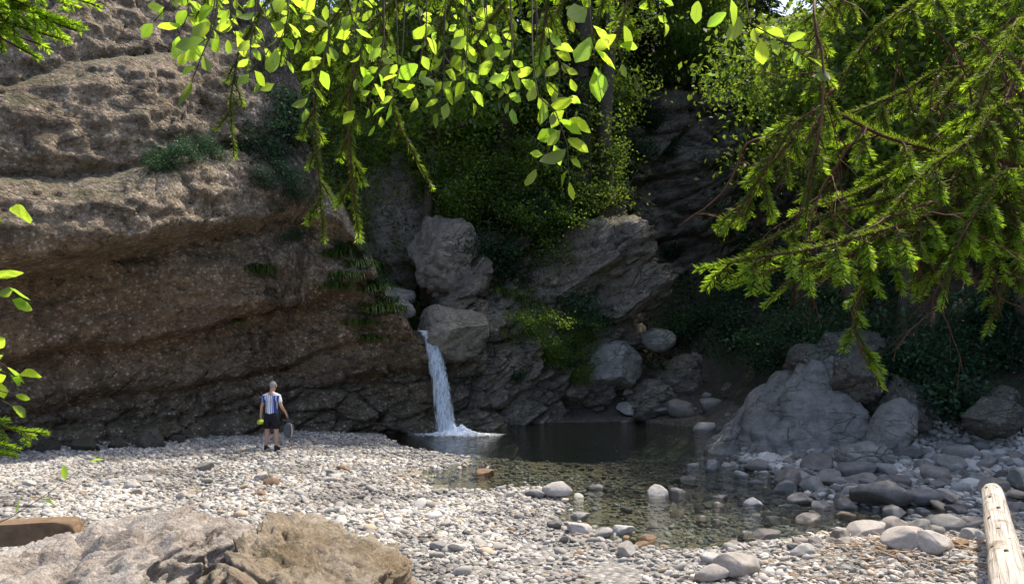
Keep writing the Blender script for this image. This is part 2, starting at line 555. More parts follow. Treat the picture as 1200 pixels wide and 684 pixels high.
k = NT('river_gravel')
co = k.n('TexCoord').outputs['Object']
sp = k.n('SeparateXYZ')
k.l(co, sp.inputs[0])
vr = k.n('TexVoronoi', i_Scale=13.0)
k.l(co, vr.inputs['Vector'])
bw = k.n('RGBToBW')
k.l(vr.outputs['Color'], bw.inputs[0])
grav = k.mix(k.ramp(bw.outputs[0], [(0.2, 0.0), (0.8, 1.0)]), (0.22, 0.21, 0.19), (0.46, 0.44, 0.41))
grav = k.mix(0.6, grav, k.ramp(k.voro(co, 13.0), [(0.15, 1.1), (0.6, 0.35)]), 'MULTIPLY')
sand = k.mix(k.noise(co, 5.0, 6), (0.20, 0.160, 0.11), (0.34, 0.285, 0.21))
sandf = k.ramp(k.math('ADD', k.math('MULTIPLY', k.math('ADD', sp.outputs[2], 0.11), -6.0), k.noise(co, 0.9, 5)), [(0.42, 0.0), (0.62, 1.0)])
c = k.mix(sandf, grav, sand)
deep = k.n('MapRange', clamp=True)
k.l(sp.outputs[2], deep.inputs[0])
deep.inputs[1].default_value = -0.3
deep.inputs[2].default_value = -1.0
c = k.mix(deep.outputs[0], c, (0.085, 0.135, 0.115))
soil = k.mix(k.ramp(k.noise(co, 3.0, 8, 0.7), [(0.35, 0.0), (0.65, 1.0)]), (0.035, 0.026, 0.018), (0.085, 0.066, 0.045))
soil = k.mix(k.ramp(k.noise(co, 0.8, 6, 0.6), [(0.5, 0.0), (0.62, 0.8)]), soil, (0.035, 0.055, 0.015))
hi = k.n('MapRange', clamp=True)
k.l(k.math('ADD', sp.outputs[2], k.math('MULTIPLY', k.noise(co, 1.2, 5), 0.4)), hi.inputs[0])
hi.inputs[1].default_value = 0.62
hi.inputs[2].default_value = 0.95
fy = k.n('MapRange', clamp=True)
k.l(sp.outputs[1], fy.inputs[0])
fy.inputs[1].default_value = 24.5
fy.inputs[2].default_value = 27.5
c = k.mix(k.math('MAXIMUM', hi.outputs[0], k.math('MULTIPLY', fy.outputs[0], 0.85)), c, soil)
bp = k.n('Bump', i_Strength=0.9, i_Distance=0.05)
k.l(k.math('SUBTRACT', k.noise(co, 9.0, 8, 0.7), k.voro(co, 13.0)), bp.inputs['Height'])
bs = k.n('BsdfPrincipled', i_Roughness=0.9)
k.l(c, bs.inputs['Base Color'])
k.l(bp.outputs[0], bs.inputs['Normal'])
k.l(bs.outputs[0], k.out.inputs[0])
struct(build('ground', np.stack([GX, GY, GZ], -1), [quads], k.m))

# ------------------------------------------------------------------ water
k = NT('river_water')
co = k.n('TexCoord').outputs['Object']
mp = k.n('Mapping')
mp.inputs['Scale'].default_value = (1.0, 1.6, 1.0)
k.l(co, mp.inputs[0])
hh = k.math('ADD', k.noise(mp.outputs[0], 2.6, 4, 0.55, 0.4), k.math('MULTIPLY', k.noise(mp.outputs[0], 9.0, 3, 0.5), 0.22))
bp = k.n('Bump', i_Strength=0.7, i_Distance=0.11)
k.l(hh, bp.inputs['Height'])
fr = k.n('Fresnel', i_IOR=1.33)
k.l(bp.outputs[0], fr.inputs['Normal'])
tr = k.n('BsdfTransparent')
tr.inputs[0].default_value = (0.69, 0.75, 0.70, 1)
gl = k.n('BsdfGlossy', i_Roughness=0.06)
k.l(bp.outputs[0], gl.inputs['Normal'])
mx = k.n('MixShader')
k.l(k.math('MULTIPLY', fr.outputs[0], 1.35, clamp=True), mx.inputs[0])
k.l(tr.outputs[0], mx.inputs[1])
k.l(gl.outputs[0], mx.inputs[2])
k.l(mx.outputs[0], k.out.inputs[0])
wx = np.linspace(-8, 13, 60)
wy = np.linspace(7.0, 33, 60)
WX, WY = np.meshgrid(wx, wy, indexing='ij')
i, j = np.meshgrid(np.arange(59), np.arange(59), indexing='ij')
wq = np.stack([i * 60 + j, (i + 1) * 60 + j, (i + 1) * 60 + j + 1, i * 60 + j + 1], -1).reshape(-1, 4)
keep = []
dW, _, _ = seg_dist(WX.ravel(), WY.ravel(), POOL)
okv = inside(WX.ravel(), WY.ravel(), POOL) | (dW < 1.9)
wq = wq[okv[wq].all(1)]
struct(build('water', np.stack([WX, WY, np.full_like(WX, W_Z)], -1), [wq], k.m))


# ------------------------------------------------------------------ cliffs
def resample(pl, ds):
    path = smooth_path(np.column_stack([pl[:, :2], np.zeros(len(pl))]), 40 * len(pl))
    d = np.concatenate([[0], np.cumsum(np.linalg.norm(np.diff(path, axis=0), axis=1))])
    # attribute along the path
    idx = [np.argmin(np.hypot(path[:, 0] - q[0], path[:, 1] - q[1])) for q in pl]
    s = np.arange(0, d[-1], ds)
    X = np.interp(s, d, path[:, 0])
    Y = np.interp(s, d, path[:, 1])
    zt = np.interp(s, d[idx], pl[:, 2])
    ln = np.interp(s, d[idx], pl[:, 3])
    w = max(3, int(0.8 / ds)) | 1
    ker = np.ones(w) / w
    sm = lambda a: np.convolve(np.pad(a, w // 2, mode='edge'), ker, 'valid')
    tx, ty = np.gradient(sm(X)), np.gradient(sm(Y))
    l = np.hypot(tx, ty) + 1e-9
    nx, nyv = sm(ty / l), sm(-tx / l)
    l = np.hypot(nx, nyv)
    return s, X, Y, zt, ln, nx / l, nyv / l


def cliff(name, pl, ds, rows, off, mat, cap=22, cap_step=0.22, cap_slope=0.45):
    s, X, Y, zt, ln, nx, nyv = resample(pl, ds)
    zt = zt + 0.5 * fbm(X, Y, 0, 0.9, 4, 31)
    n = len(s)
    v = np.linspace(0, 1, rows)
    Z = -1.4 + v[None, :] * (zt[:, None] + 1.4)
    XX, YY = np.repeat(X[:, None], rows, 1), np.repeat(Y[:, None], rows, 1)
    px = 600 + F_PX * XX / np.maximum(YY, 3)
    py = HOR - F_PX * (Z - EYE) / np.maximum(YY, 3)
    O = off(np.repeat(s[:, None], rows, 1), Z, px, py, XX, YY) - ln[:, None] * np.clip(Z, 0, None)
    tt = np.clip((Z - (zt[:, None] - 0.9)) / 0.9, 0, 1)
    O = O - 0.55 * tt ** 2
    Vf = np.stack([XX + nx[:, None] * O, YY + nyv[:, None] * O, Z - 0.15 * tt ** 2], -1)
    kk = np.arange(1, cap + 1)
    Oc = O[:, -1:] - kk[None, :] * cap_step
    Zc = (Z[:, -1:] - 0.15) + kk[None, :] * cap_step * cap_slope
    xc, yc = X[:, None] + nx[:, None] * Oc, Y[:, None] + nyv[:, None] * Oc
    Zc = Zc + 0.35 * fbm(xc, yc, 0, 0.8, 4, 77) * np.minimum(1, kk / 4)[None, :]
    V = np.concatenate([Vf, np.stack([xc, yc, Zc], -1)], 1)
    m = V.shape[1]
    i, j = np.meshgrid(np.arange(n - 1), np.arange(m - 1), indexing='ij')
    q = np.stack([i * m + j, (i + 1) * m + j, (i + 1) * m + j + 1, i * m + j + 1], -1).reshape(-1, 4)
    return build(name, V.reshape(-1, 3), [q], mat)


CR = [  # bedding cracks of the left cliff, followed along the face
    ([0, 60, 120, 180, 240, 300, 420], [120, 92, 82, 72, 50, 30, 10]),
    ([0, 60, 110, 170, 220, 300, 420], [228, 224, 216, 196, 186, 182, 190]),
    ([0, 50, 100, 150, 200, 250, 300, 350, 420], [324, 318, 305, 292, 282, 270, 260, 270, 296]),
    ([0, 90, 170, 200, 260, 300, 345, 380, 420], [424, 410, 400, 392, 378, 369, 364, 348, 332]),
    ([0, 120, 220, 260, 300, 350, 400, 450, 480], [470, 462, 455, 448, 440, 425, 404, 398, 402]),
    ([0, 200, 260, 320, 400, 480], [505, 490, 484, 474, 452, 436])]
BANDS = [1.5, 1.9, 2.35, 1.15, 0.45, 0.1, 0.3]


def off_left(s, z, px, py, x, y):
    wob = 6 * fbm(x, y, z, 0.9, 3, 5)
    lines = [np.interp(px, a, b) + wob for a, b in CR]
    mpp = y / F_PX
    o = np.full(z.shape, BANDS[0])
    groove = np.zeros(z.shape)
    o = o + 0.8 * sstep(270, 120, px) * sstep(14, -14, py - lines[2])
    for kx, ln in enumerate(lines):
        d = (py - ln) * mpp                      # metres below the crack
        o = o + (BANDS[kx + 1] - BANDS[kx]) * sstep(-0.12, 0.28, d) if BANDS[kx + 1] < BANDS[kx] else \
            o + (BANDS[kx + 1] - BANDS[kx]) * sstep(-0.25, 0.75, d)
        var = 0.5 + 0.9 * (fbm(x, y, z, 0.5, 2, 40 + kx) + 0.35)
        groove = groove + np.exp(-(d / 0.11) ** 2) * np.array([0.25, 0.35, 0.3, 0.42, 0.35, 0.3])[kx] * np.clip(var, 0.1, 1.3)
    # rounded swelling of each bed
    for kx in range(len(lines) - 1):
        u = np.clip((py - lines[kx]) / (lines[kx + 1] - lines[kx] + 1e-6), 0, 1)
        o = o + 0.28 * np.sqrt(np.clip(np.sin(np.pi * u), 0, 1)) * (1 if kx < 3 else 0.4)
    low = sstep(440, 470, py - 0.12 * (230 - px))
    f1, f2, cid = worley((x * 0.8 + y * 0.6) * 0.75, z * 1.5 - (x * 0.8) * 0.35, y * 0.0, 4)
    o = o + low * (0.5 * (cid - 0.5) - 0.22 * np.exp(-((f2 - f1) / 0.07) ** 2))
    f1, f2, cid = worley((x * 0.8 + y * 0.6) * 0.4, z * 0.55 - (x * 0.8) * 0.12, y * 0.0, 14)
    o = o + (1 - low) * (0.18 * (cid - 0.5) * sstep(0, 0.25, f2 - f1))
    a = x * .8 + y * .6
    n = 0.30 * fbm(x, y, z, 0.45, 3, 1) + 0.14 * fbm(x, y, z * 1.5, 1.7, 4, 2) + 0.06 * fbm(x, y, z, 6.0, 3, 8) \
        + 0.09 * fbm(a * 0.8, y * 0, z * 2.4 - a * 0.3, 1.0, 4, 66, 0.55, True) + 0.05 * fbm(x, y, z * 2, 4.0, 3, 67, 0.6, True)
    f1, f2, cid = worley(a * 0.9, z * 1.5 - a * 0.25, y * 0, 69)
    n = n + 0.10 * (cid - 0.5) - 0.10 * np.exp(-((f2 - f1) / 0.05) ** 2) * (fbm(x, y, z, 0.6, 2, 70) > 0)
    st = fbm((x * .8 + y * .6) * 0.35, y * 0, z * 2.2 - x * 0.55, 1.0, 4, 6)
    o = o - 0.20 * np.clip(z - 5.2, 0, 20) * sstep(345, 290, px)
    o = o + n + st * (0.16 + 0.14 * low) - groove
    # the ledge above the fall bulges and tapers to the lip
    o = o + 0.5 * sstep(330, 420, px) * sstep(300, 340, py) * (1 - sstep(400, 470, py))
    # talus at the foot
    o = o + 0.55 * np.clip(0.7 - z, 0, 2) ** 1.3 * (0.6 + fbm(x, y, z, 1.1, 3, 12))
    return o


def off_wall(s, z, px, py, x, y):
    a = x * 0.83 + y * 0.56
    dip = z - 0.5 * a
    f1, f2, cid = worley(a * 0.45 + z * 0.1, dip * 0.62, y * 0, 21)
    o = 1.15 * (cid - 0.5) - 0.4 * np.exp(-((f2 - f1) / 0.07) ** 2)
    f1, f2, cid = worley(a * 1.1, dip * 1.7, y * 0, 23)
    o = o + 0.4 * (cid - 0.5) - 0.16 * np.exp(-((f2 - f1) / 0.08) ** 2)
    o = o + 0.6 * fbm(x, y, z, 0.4, 3, 22) + 0.25 * fbm(a * 0.5, 0, dip * 2.0, 1.0, 4, 25) + 0.10 * fbm(x, y, z, 3.0, 4, 26)
    # undercut along the pool
    o = o - 0.55 * sstep(2.2, 0.6, z) * 1.0 + 0.55 * np.clip(0.3 - z, 0, 2)
    # slot cut by the fall
    o = o - 0.9 * np.exp(-((px - 498) / 22) ** 2) * sstep(3.4, 2.6, z)
    return o


cliff_l = struct(cliff('hill_cliff', LC, 0.065, 270, off_left, M['cliff']))
wall_c = struct(cliff('hill_rock_wall', CW, 0.075, 170, off_wall, M['wall'], cap=26, cap_step=0.25))


def bvh_of(*objs):
    V, F, n = [], [], 0
    for o in objs:
        me = o.data
        a = np.empty(len(me.vertices) * 3, np.float32)
        me.vertices.foreach_get('co', a)
        V += [tuple(q) for q in a.reshape(-1, 3)]
        F += [tuple(ix + n for ix in p.vertices) for p in me.polygons]
        n = len(V)
    return BVHTree.FromPolygons(V, F)


bvh = bvh_of(cliff_l, wall_c, bpy.data.objects['ground'])
EYEV = Vector((0, 0, EYE))


def hit(px, py):
    d = Vector(P(px, py, 1.0)) - EYEV
    loc, nor, idx, dist = bvh.ray_cast(EYEV + d * 3.0, d.normalized())
    return (np.array(loc), np.array(nor)) if loc is not None else (None, None)


# ------------------------------------------------------------------ boulders and stones
def icos(sub):
    bm = bmesh.new()
    bmesh.ops.create_icosphere(bm, subdivisions=sub, radius=1.0)
    V = np.array([v.co[:] for v in bm.verts])
    Fc = np.array([[v.index for v in f.verts] for f in bm.faces])
    bm.free()
    return V, Fc


ICO = {s: icos(s) for s in (1, 2, 3, 4, 5, 6, 7)}


def rock_geo(seed, sub, n_planes=7, lo=0.62, hi=0.9, rough=0.08, freq=1.6, planes=(), crack=0.0, ridge=0.0):
    rg = np.random.default_rng(seed)
    V, Fc = ICO[sub]
    V = V.copy()
    pls = [(np.asarray(a, float) / np.linalg.norm(a), b) for a, b in planes]
    for q in range(n_planes):
        a = rg.normal(size=3)
        pls.append((a / np.linalg.norm(a), rg.uniform(lo, hi)))
    for a, b in pls:
        ex = V @ a - b
        V = V - np.where(ex > 0, ex, 0)[:, None] * a * 0.96
    N = ICO[sub][0]
    o = rg.uniform(0, 50, 3)
    d = rough * fbm(V[:, 0] + o[0], V[:, 1] + o[1], V[:, 2] + o[2], freq, 5 if sub < 7 else 8, seed, 0.5 if sub < 7 else 0.58)
    if ridge:
        q = V * np.array([1, 1, 1.8]) + o
        d = d + ridge * fbm(q[:, 0], q[:, 1], q[:, 2], 3.2, 4 if sub < 7 else 7, seed + 3, 0.6, True)
    if crack:
        f1, f2, cid = worley(V[:, 0] * 1.6 + o[0], V[:, 1] * 1.6, V[:, 2] * 2.4, seed)
        d = d - crack * np.exp(-((f2 - f1) / 0.06) ** 2) + crack * 0.7 * (cid - 0.5)
    return V + N * d[:, None], Fc


def boulder(name, loc, size, seed, mat, label, cat='boulder', sub=5, rot=(0, 0, 0), group=None, **kw):
    V, Fc = rock_geo(seed, sub, **kw)
    o = build(name, V * np.asarray(size), [Fc], mat)
    o.location = loc
    o.rotation_euler = rot
    tag(o, label, cat, group)
    return o


# rocks round the fall
c = P(529, 386, 26.2)
boulder('boulder', (c[0], c[1], c[2] - 0.05), (1.30, 1.25, 1.05), 11, M['pale_rock'], 'pale tan boulder with a flat sloping top, leaning right of the waterfall lip', sub=5,
        planes=[((0.25, -0.5, 0.85), 0.55), ((-0.8, -0.4, 0.3), 0.7), ((0.6, -0.7, -0.35), 0.75)], n_planes=3, rough=0.12, crack=0.05)
c = P(520, 300, 28.0)
boulder('boulder', (c[0], c[1] + 0.6, c[2]), (1.35, 1.3, 1.5), 12, M['pale_rock'], 'rounded grey boulder stacked above the tan boulder at the waterfall', sub=5,
        planes=[((-0.5, -0.75, 0.4), 0.72), ((0.5, -0.8, 0.2), 0.75)], n_planes=5, rough=0.2, crack=0.09, ridge=0.06)
c = P(475, 262, 29.5)
boulder('boulder', (c[0], c[1] + 1.2, c[2]), (2.1, 1.6, 2.7), 13, M['pale_rock'], 'tall cracked grey rock face in the gully behind the waterfall', sub=5,
        planes=[((-0.3, -0.9, 0.25), 0.7), ((0.6, -0.6, 0.45), 0.75)], n_planes=5, rough=0.2, crack=0.11, ridge=0.06)
c = P(452, 336, 27.2)
boulder('boulder', (c[0], c[1] + 0.6, c[2] - 0.3), (0.95, 1.0, 0.5), 14, M['slab'], 'low smooth grey rock shelf left of the waterfall lip', sub=4,
        planes=[((0.3, -0.3, 0.9), 0.6)], n_planes=3, rough=0.1)
c = P(466, 356, 26.6)
boulder('boulder', (c[0], c[1] + 0.4, c[2] - 0.2), (0.55, 0.7, 0.42), 15, M['slab'], 'small wet grey rock beside the grass at the lip of the fall', sub=4, n_planes=4, rough=0.1)
c = P(720, 428, 30.0)
boulder('boulder', (c[0], c[1] + 0.5, c[2] - 0.1), (1.25, 1.1, 1.0), 16, M['slab'], 'angular pale grey block wedged low in the rock wall above the pool', sub=5,
        planes=[((-0.35, -0.8, 0.45), 0.62), ((0.7, -0.6, -0.2), 0.7), ((-0.5, -0.4, -0.7), 0.65)], n_planes=3, rough=0.1, crack=0.05, rot=(0, R(-25), 0))
c = P(745, 345, 30.8)
boulder('boulder', (c[0], c[1] + 0.4, c[2]), (1.9, 1.5, 1.05), 17, M['wall'], 'jutting slanted rock slab at the right corner of the gorge wall', sub=5,
        planes=[((-0.2, -0.9, 0.3), 0.6), ((0.2, -0.5, -0.8), 0.6)], n_planes=3, rough=0.2, crack=0.12, ridge=0.08, rot=(0, R(-28), 0))
c = P(690, 310, 30.2)
boulder('boulder', (c[0], c[1] + 0.9, c[2]), (2.9, 1.8, 1.7), 18, M['wall'], 'broad tilted rock bulge under the shrubs in the middle of the gorge wall', sub=5,
        planes=[((-0.3, -0.85, 0.35), 0.6), ((0.1, -0.5, -0.8), 0.6)], n_planes=3, rough=0.2, crack=0.12, ridge=0.08, rot=(0, R(-24), 0))
for (px_, py_, Y_), sz_, sd_, lab_ in (((805, 445, 32.0), (1.7, 1.2, 1.2), 71, 'dark broken rock filling the mouth of the side gorge'), ((852, 472, 30.2), (1.2, 0.8, 0.75), 72, 'dark jagged rock low behind the left foot of the pale slab'),
                                       ((765, 468, 30.4), (1.15, 0.9, 0.8), 73, 'dark angular rock at the far edge of the pool beside the pale block')):
    c = P(px_, py_, Y_)
    boulder('boulder', tuple(c), sz_, sd_, M['wall'], lab_, sub=5, n_planes=8, lo=0.5, hi=0.8, rough=0.2, crack=0.12, ridge=0.08)
c = P(772, 398, 31.5)
boulder('boulder', (c[0], c[1], c[2]), (0.7, 0.6, 0.5), 19, M['slab'], 'pale broken rock at the foot of the side gorge mouth', sub=4, n_planes=6, rough=0.1)

# right bank: sloping slab, dark boulders above it
boulder('rock_slab', (7.35, 19.3, 0.0), (2.9, 2.5, 2.75), 30, M['slab'], 'large pale grey slab sloping from the shaded bank down into the pool', 'rock slab', sub=6,
        planes=[((-0.75, -0.08, 0.65), 0.46), ((0.1, -0.74, 0.66), 0.44), ((0.9, -0.2, 0.4), 0.5), ((0, 0.2, 1), 0.84), ((-0.5, -0.72, 0.48), 0.52)], n_planes=0, rough=0.12, freq=1.8, crack=0.035, ridge=0.055)
boulder('boulder', (8.35, 19.2, 1.75), (0.85, 0.85, 0.85), 31, M['dark_rock'], 'dark mossy overhanging boulder perched above the pale slab', sub=5, n_planes=8, lo=0.5, hi=0.8, rough=0.2, crack=0.10, ridge=0.07)
boulder('boulder', (7.7, 20.3, 2.3), (0.6, 0.6, 0.5), 32, M['dark_rock'], 'dark knobbly rock at the top of the pale slab', sub=5, n_planes=8, lo=0.5, hi=0.8, rough=0.2, crack=0.10, ridge=0.07)
boulder('boulder', (8.9, 20.7, 1.7), (1.7, 1.1, 1.35), 38, M['dark_rock'], 'dark jagged rock mass rising behind the pale slab on the right', sub=5, n_planes=9, lo=0.5, hi=0.8, rough=0.2, crack=0.10, ridge=0.08)
boulder('boulder', (9.4, 18.8, 1.15), (0.95, 0.8, 0.75), 33, M['dark_rock'], 'dark shaded rock in the hollow right of the overhanging boulder', sub=5, n_planes=8, lo=0.5, hi=0.8, rough=0.2, crack=0.10, ridge=0.07)
boulder('boulder', (8.5, 17.6, 0.7), (0.42, 0.75, 0.85), 34, M['slab'], 'narrow grey slab leaning beside the dark hollow on the right bank', sub=5, n_planes=4, rough=0.1, crack=0.04, rot=(0, R(25), 0))
boulder('boulder', (10.55, 17.3, 1.05), (0.72, 0.6, 0.46), 35, M['dark_rock'], 'big dark mossy boulder at the top of the stone bank on the right', sub=5, n_planes=6, rough=0.12, crack=0.05)
boulder('boulder', (10.95, 17.5, 1.5), (0.32, 0.3, 0.25), 36, M['dark_rock'], 'small dark rock resting on top of the big mossy boulder', sub=4, n_planes=6, rough=0.14)
boulder('boulder', (7.3, 16.3, 0.3), (0.6, 0.45, 0.36), 37, M['slab'], 'blocky layered grey boulder in front of the leaning slab on the right bank', sub=5, n_planes=6, rough=0.1, crack=0.05)

# foreground rocks at the photographer's feet
boulder('rock', (-2.95, 5.0, 0.58), (1.42, 1.4, 0.95), 41, M['fore_rock'], 'broad weathered pale rock across the bottom left corner of the gravel', 'rock', sub=7,
        planes=[((-0.16, -0.06, 1.0), 0.60), ((0.92, -0.1, 0.2), 0.74), ((0, 0.95, 0.2), 0.8), ((-0.5, 0.1, 0.85), 0.66)], n_planes=0, rough=0.15, freq=2.2, crack=0.09, ridge=0.10)
boulder('rock', (-1.40, 5.35, 0.60), (0.74, 1.15, 0.85), 42, M['fore_moss'], 'mossy brown-edged rock split by a crack from the broad pale rock', 'rock', sub=7,
        planes=[((0.30, -0.03, 0.95), 0.60), ((-0.95, 0.0, 0.2), 0.66), ((0.9, -0.3, 0.3), 0.74), ((0.1, 0.95, 0.2), 0.8)], n_planes=0, rough=0.12, freq=2.2, crack=0.07, ridge=0.075)

# stone shapes shared by the loose stones
STONE_MESH = []
for q in range(12):
    V, Fc = rock_geo(100 + q, 4, n_planes=5 + q % 4, lo=0.52, hi=0.86, rough=0.10, freq=1.4, ridge=0.02)
    V /= np.abs(V).max(0)
    o = build('stone', V, [Fc], None)
    STONE_MESH.append(o.data)
    bpy.data.objects.remove(o)
VARIANT = {}


def stone_data(k, mat):
    if (k, mat) not in VARIANT:
        d = STONE_MESH[k].copy()
        d.materials.clear()
        d.materials.append(M[mat])
        VARIANT[(k, mat)] = d
    return VARIANT[(k, mat)]


rng = np.random.default_rng(5)
STONES = []      # (object, size, region, mat)


def stone(x, y, r, mat='stone', region='', flat=None, sink=0.25, label=None, elong=None, z=None):
    o = bpy.data.objects.new('stone', stone_data(int(rng.integers(12)), mat))
    C.objects.link(o)
    fl = flat if flat is not None else rng.uniform(0.5, 0.8)
    el = elong if elong is not None else rng.uniform(0.65, 1.0)
    o.scale = (r, r * el, r * fl)
    zz = float(H(x, y)) if z is None else z
    o.location = (x, y, zz + r * fl * (1 - 2 * sink))
    o.rotation_euler = (rng.normal(0, 0.13), rng.normal(0, 0.13), rng.uniform(0, 6.28) if elong is None else rng.normal(0, 0.25))
    STONES.append((o, r, region, mat, label))
    return o


def stone_px(px, py, wpx, mat, label=None, region='', flat=0.55, elong=0.8, sink=0.2):
    x, y, z = ground_at(px, py)
    stone(x, y + 0.1, wpx * y / F_PX / 2, mat, region, flat, sink, label, elong)


HERO = [
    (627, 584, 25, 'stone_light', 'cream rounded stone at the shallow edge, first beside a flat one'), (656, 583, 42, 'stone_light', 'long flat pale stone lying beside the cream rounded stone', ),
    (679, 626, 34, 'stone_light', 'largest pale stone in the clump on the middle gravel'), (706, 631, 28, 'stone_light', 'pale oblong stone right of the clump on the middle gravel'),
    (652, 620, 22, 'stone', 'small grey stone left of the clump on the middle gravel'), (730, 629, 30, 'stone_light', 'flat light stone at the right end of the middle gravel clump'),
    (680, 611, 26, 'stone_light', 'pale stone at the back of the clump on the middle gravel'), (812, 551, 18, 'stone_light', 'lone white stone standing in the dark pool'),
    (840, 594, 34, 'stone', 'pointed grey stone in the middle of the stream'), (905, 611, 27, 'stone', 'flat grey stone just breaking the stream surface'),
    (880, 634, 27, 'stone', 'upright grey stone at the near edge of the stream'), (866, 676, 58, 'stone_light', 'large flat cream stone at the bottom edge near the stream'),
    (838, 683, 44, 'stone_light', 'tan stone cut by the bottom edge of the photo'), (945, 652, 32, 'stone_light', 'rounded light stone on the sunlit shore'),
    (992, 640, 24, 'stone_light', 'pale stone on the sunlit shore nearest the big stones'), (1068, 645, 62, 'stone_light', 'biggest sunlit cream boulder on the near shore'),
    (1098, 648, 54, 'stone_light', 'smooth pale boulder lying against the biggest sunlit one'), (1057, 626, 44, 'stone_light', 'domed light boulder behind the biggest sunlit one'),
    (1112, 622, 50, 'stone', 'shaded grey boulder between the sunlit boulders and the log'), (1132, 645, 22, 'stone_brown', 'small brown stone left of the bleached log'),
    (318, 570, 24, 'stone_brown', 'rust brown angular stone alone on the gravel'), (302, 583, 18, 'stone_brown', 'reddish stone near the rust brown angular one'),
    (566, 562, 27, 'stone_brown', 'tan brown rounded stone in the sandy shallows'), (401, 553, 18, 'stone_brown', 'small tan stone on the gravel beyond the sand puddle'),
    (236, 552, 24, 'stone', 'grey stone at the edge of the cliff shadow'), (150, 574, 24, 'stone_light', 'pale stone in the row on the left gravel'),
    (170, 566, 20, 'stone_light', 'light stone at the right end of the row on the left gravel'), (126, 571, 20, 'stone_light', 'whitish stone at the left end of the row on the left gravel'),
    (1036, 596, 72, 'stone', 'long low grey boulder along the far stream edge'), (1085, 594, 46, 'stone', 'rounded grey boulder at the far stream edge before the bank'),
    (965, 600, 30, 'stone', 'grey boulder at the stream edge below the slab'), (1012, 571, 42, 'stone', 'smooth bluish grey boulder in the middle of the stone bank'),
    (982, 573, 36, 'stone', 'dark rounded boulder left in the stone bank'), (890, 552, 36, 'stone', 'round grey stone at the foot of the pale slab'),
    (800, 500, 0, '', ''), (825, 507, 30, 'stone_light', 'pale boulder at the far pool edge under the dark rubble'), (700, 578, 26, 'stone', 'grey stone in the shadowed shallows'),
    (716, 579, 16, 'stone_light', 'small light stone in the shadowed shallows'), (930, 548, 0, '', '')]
for h in HERO:
    if h[2]:
        stone_px(h[0], h[1], h[2], h[3], h[4] if len(h) > 4 else None)


def scatter(n, poly, rmin, rmax, region, mats, sink=0.25, power=2.0, gap=0.85, flat=None):
    poly = np.array(poly)
    placed = [(o.location.x, o.location.y, r) for o, r, *_ in STONES]
    done, tries = 0, 0
    while done < n and tries < n * 60:
        tries += 1
        x, y = rng.uniform(poly[:, 0].min(), poly[:, 0].max()), rng.uniform(poly[:, 1].min(), poly[:, 1].max())
        if not inside(np.array([x]), np.array([y]), poly)[0]:
            continue
        r = rmin + (rmax - rmin) * rng.random() ** power
        if any((x - a) ** 2 + (y - b) ** 2 < (gap * (r + c)) ** 2 for a, b, c in placed):
            continue
        placed.append((x, y, r))
        stone(x, y, r, mats[int(rng.integers(len(mats)))], region, flat, sink)
        done += 1


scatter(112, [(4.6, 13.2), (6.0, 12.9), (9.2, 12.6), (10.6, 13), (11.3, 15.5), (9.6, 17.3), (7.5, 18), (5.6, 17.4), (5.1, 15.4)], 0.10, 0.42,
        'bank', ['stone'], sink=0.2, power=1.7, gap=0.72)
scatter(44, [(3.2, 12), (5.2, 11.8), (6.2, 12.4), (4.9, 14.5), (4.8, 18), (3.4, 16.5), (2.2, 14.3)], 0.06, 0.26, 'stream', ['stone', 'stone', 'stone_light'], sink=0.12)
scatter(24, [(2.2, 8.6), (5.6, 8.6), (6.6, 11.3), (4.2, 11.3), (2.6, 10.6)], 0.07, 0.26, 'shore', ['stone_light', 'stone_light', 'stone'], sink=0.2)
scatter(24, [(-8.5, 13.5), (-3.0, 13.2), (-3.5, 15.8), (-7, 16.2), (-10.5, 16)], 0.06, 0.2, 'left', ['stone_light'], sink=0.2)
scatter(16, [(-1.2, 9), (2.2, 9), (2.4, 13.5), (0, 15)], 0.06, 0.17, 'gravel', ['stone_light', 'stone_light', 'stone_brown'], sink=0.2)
scatter(14, [(-12, 17.5), (-9, 19.5), (-8.5, 21.4), (-11.8, 18.6)], 0.1, 0.45, 'cliff_foot', ['dark_rock'], sink=0.2)
scatter(24, [(3.3, 29.2), (8, 28.5), (7.2, 33.5), (5.8, 33)], 0.12, 0.6, 'rubble', ['dark_rock', 'stone'], sink=0.2)

REG = {'bank': ('on the shaded stone bank', 'stones heaped on the shaded right bank'),
       'stream': ('in the shallow stream', 'stones standing in the shallow stream'),
       'shore': ('on the sunlit shore before the stream', 'stones on the sunlit near shore'),
       'left': ('on the sunlit gravel before the cliff shadow', 'stones on the gravel before the cliff'),
       'gravel': ('on the bright gravel beside the stream', 'stones on the bright middle gravel'),
       'cliff_foot': ('in the shade at the cliff foot', 'stones at the foot of the cliff'),
       'rubble': ('in the rubble beyond the pool', 'stones in the rubble beyond the pool')}
TONE = {'dark_rock': 'dark', 'stone': 'grey', 'stone_light': 'pale', 'stone_brown': 'brown'}
RANK = ['biggest', 'second biggest', 'third biggest']
for reg, (where, grp) in REG.items():
    for mat in TONE:
        lst = sorted([s for s in STONES if s[2] == reg and s[3] == mat], key=lambda s: -s[1])
        for kx, s in enumerate(lst):
            size = RANK[kx] + ' ' if kx < 3 else ('medium ' if s[1] > np.median([t[1] for t in lst]) else 'smaller ')
            tag(s[0], f'{size}{TONE[mat]} rounded stone {where}', 'stone', grp)
for s in STONES:
    if s[4]:
        tag(s[0], s[4], 'boulder' if s[1] > 0.3 else 'stone')


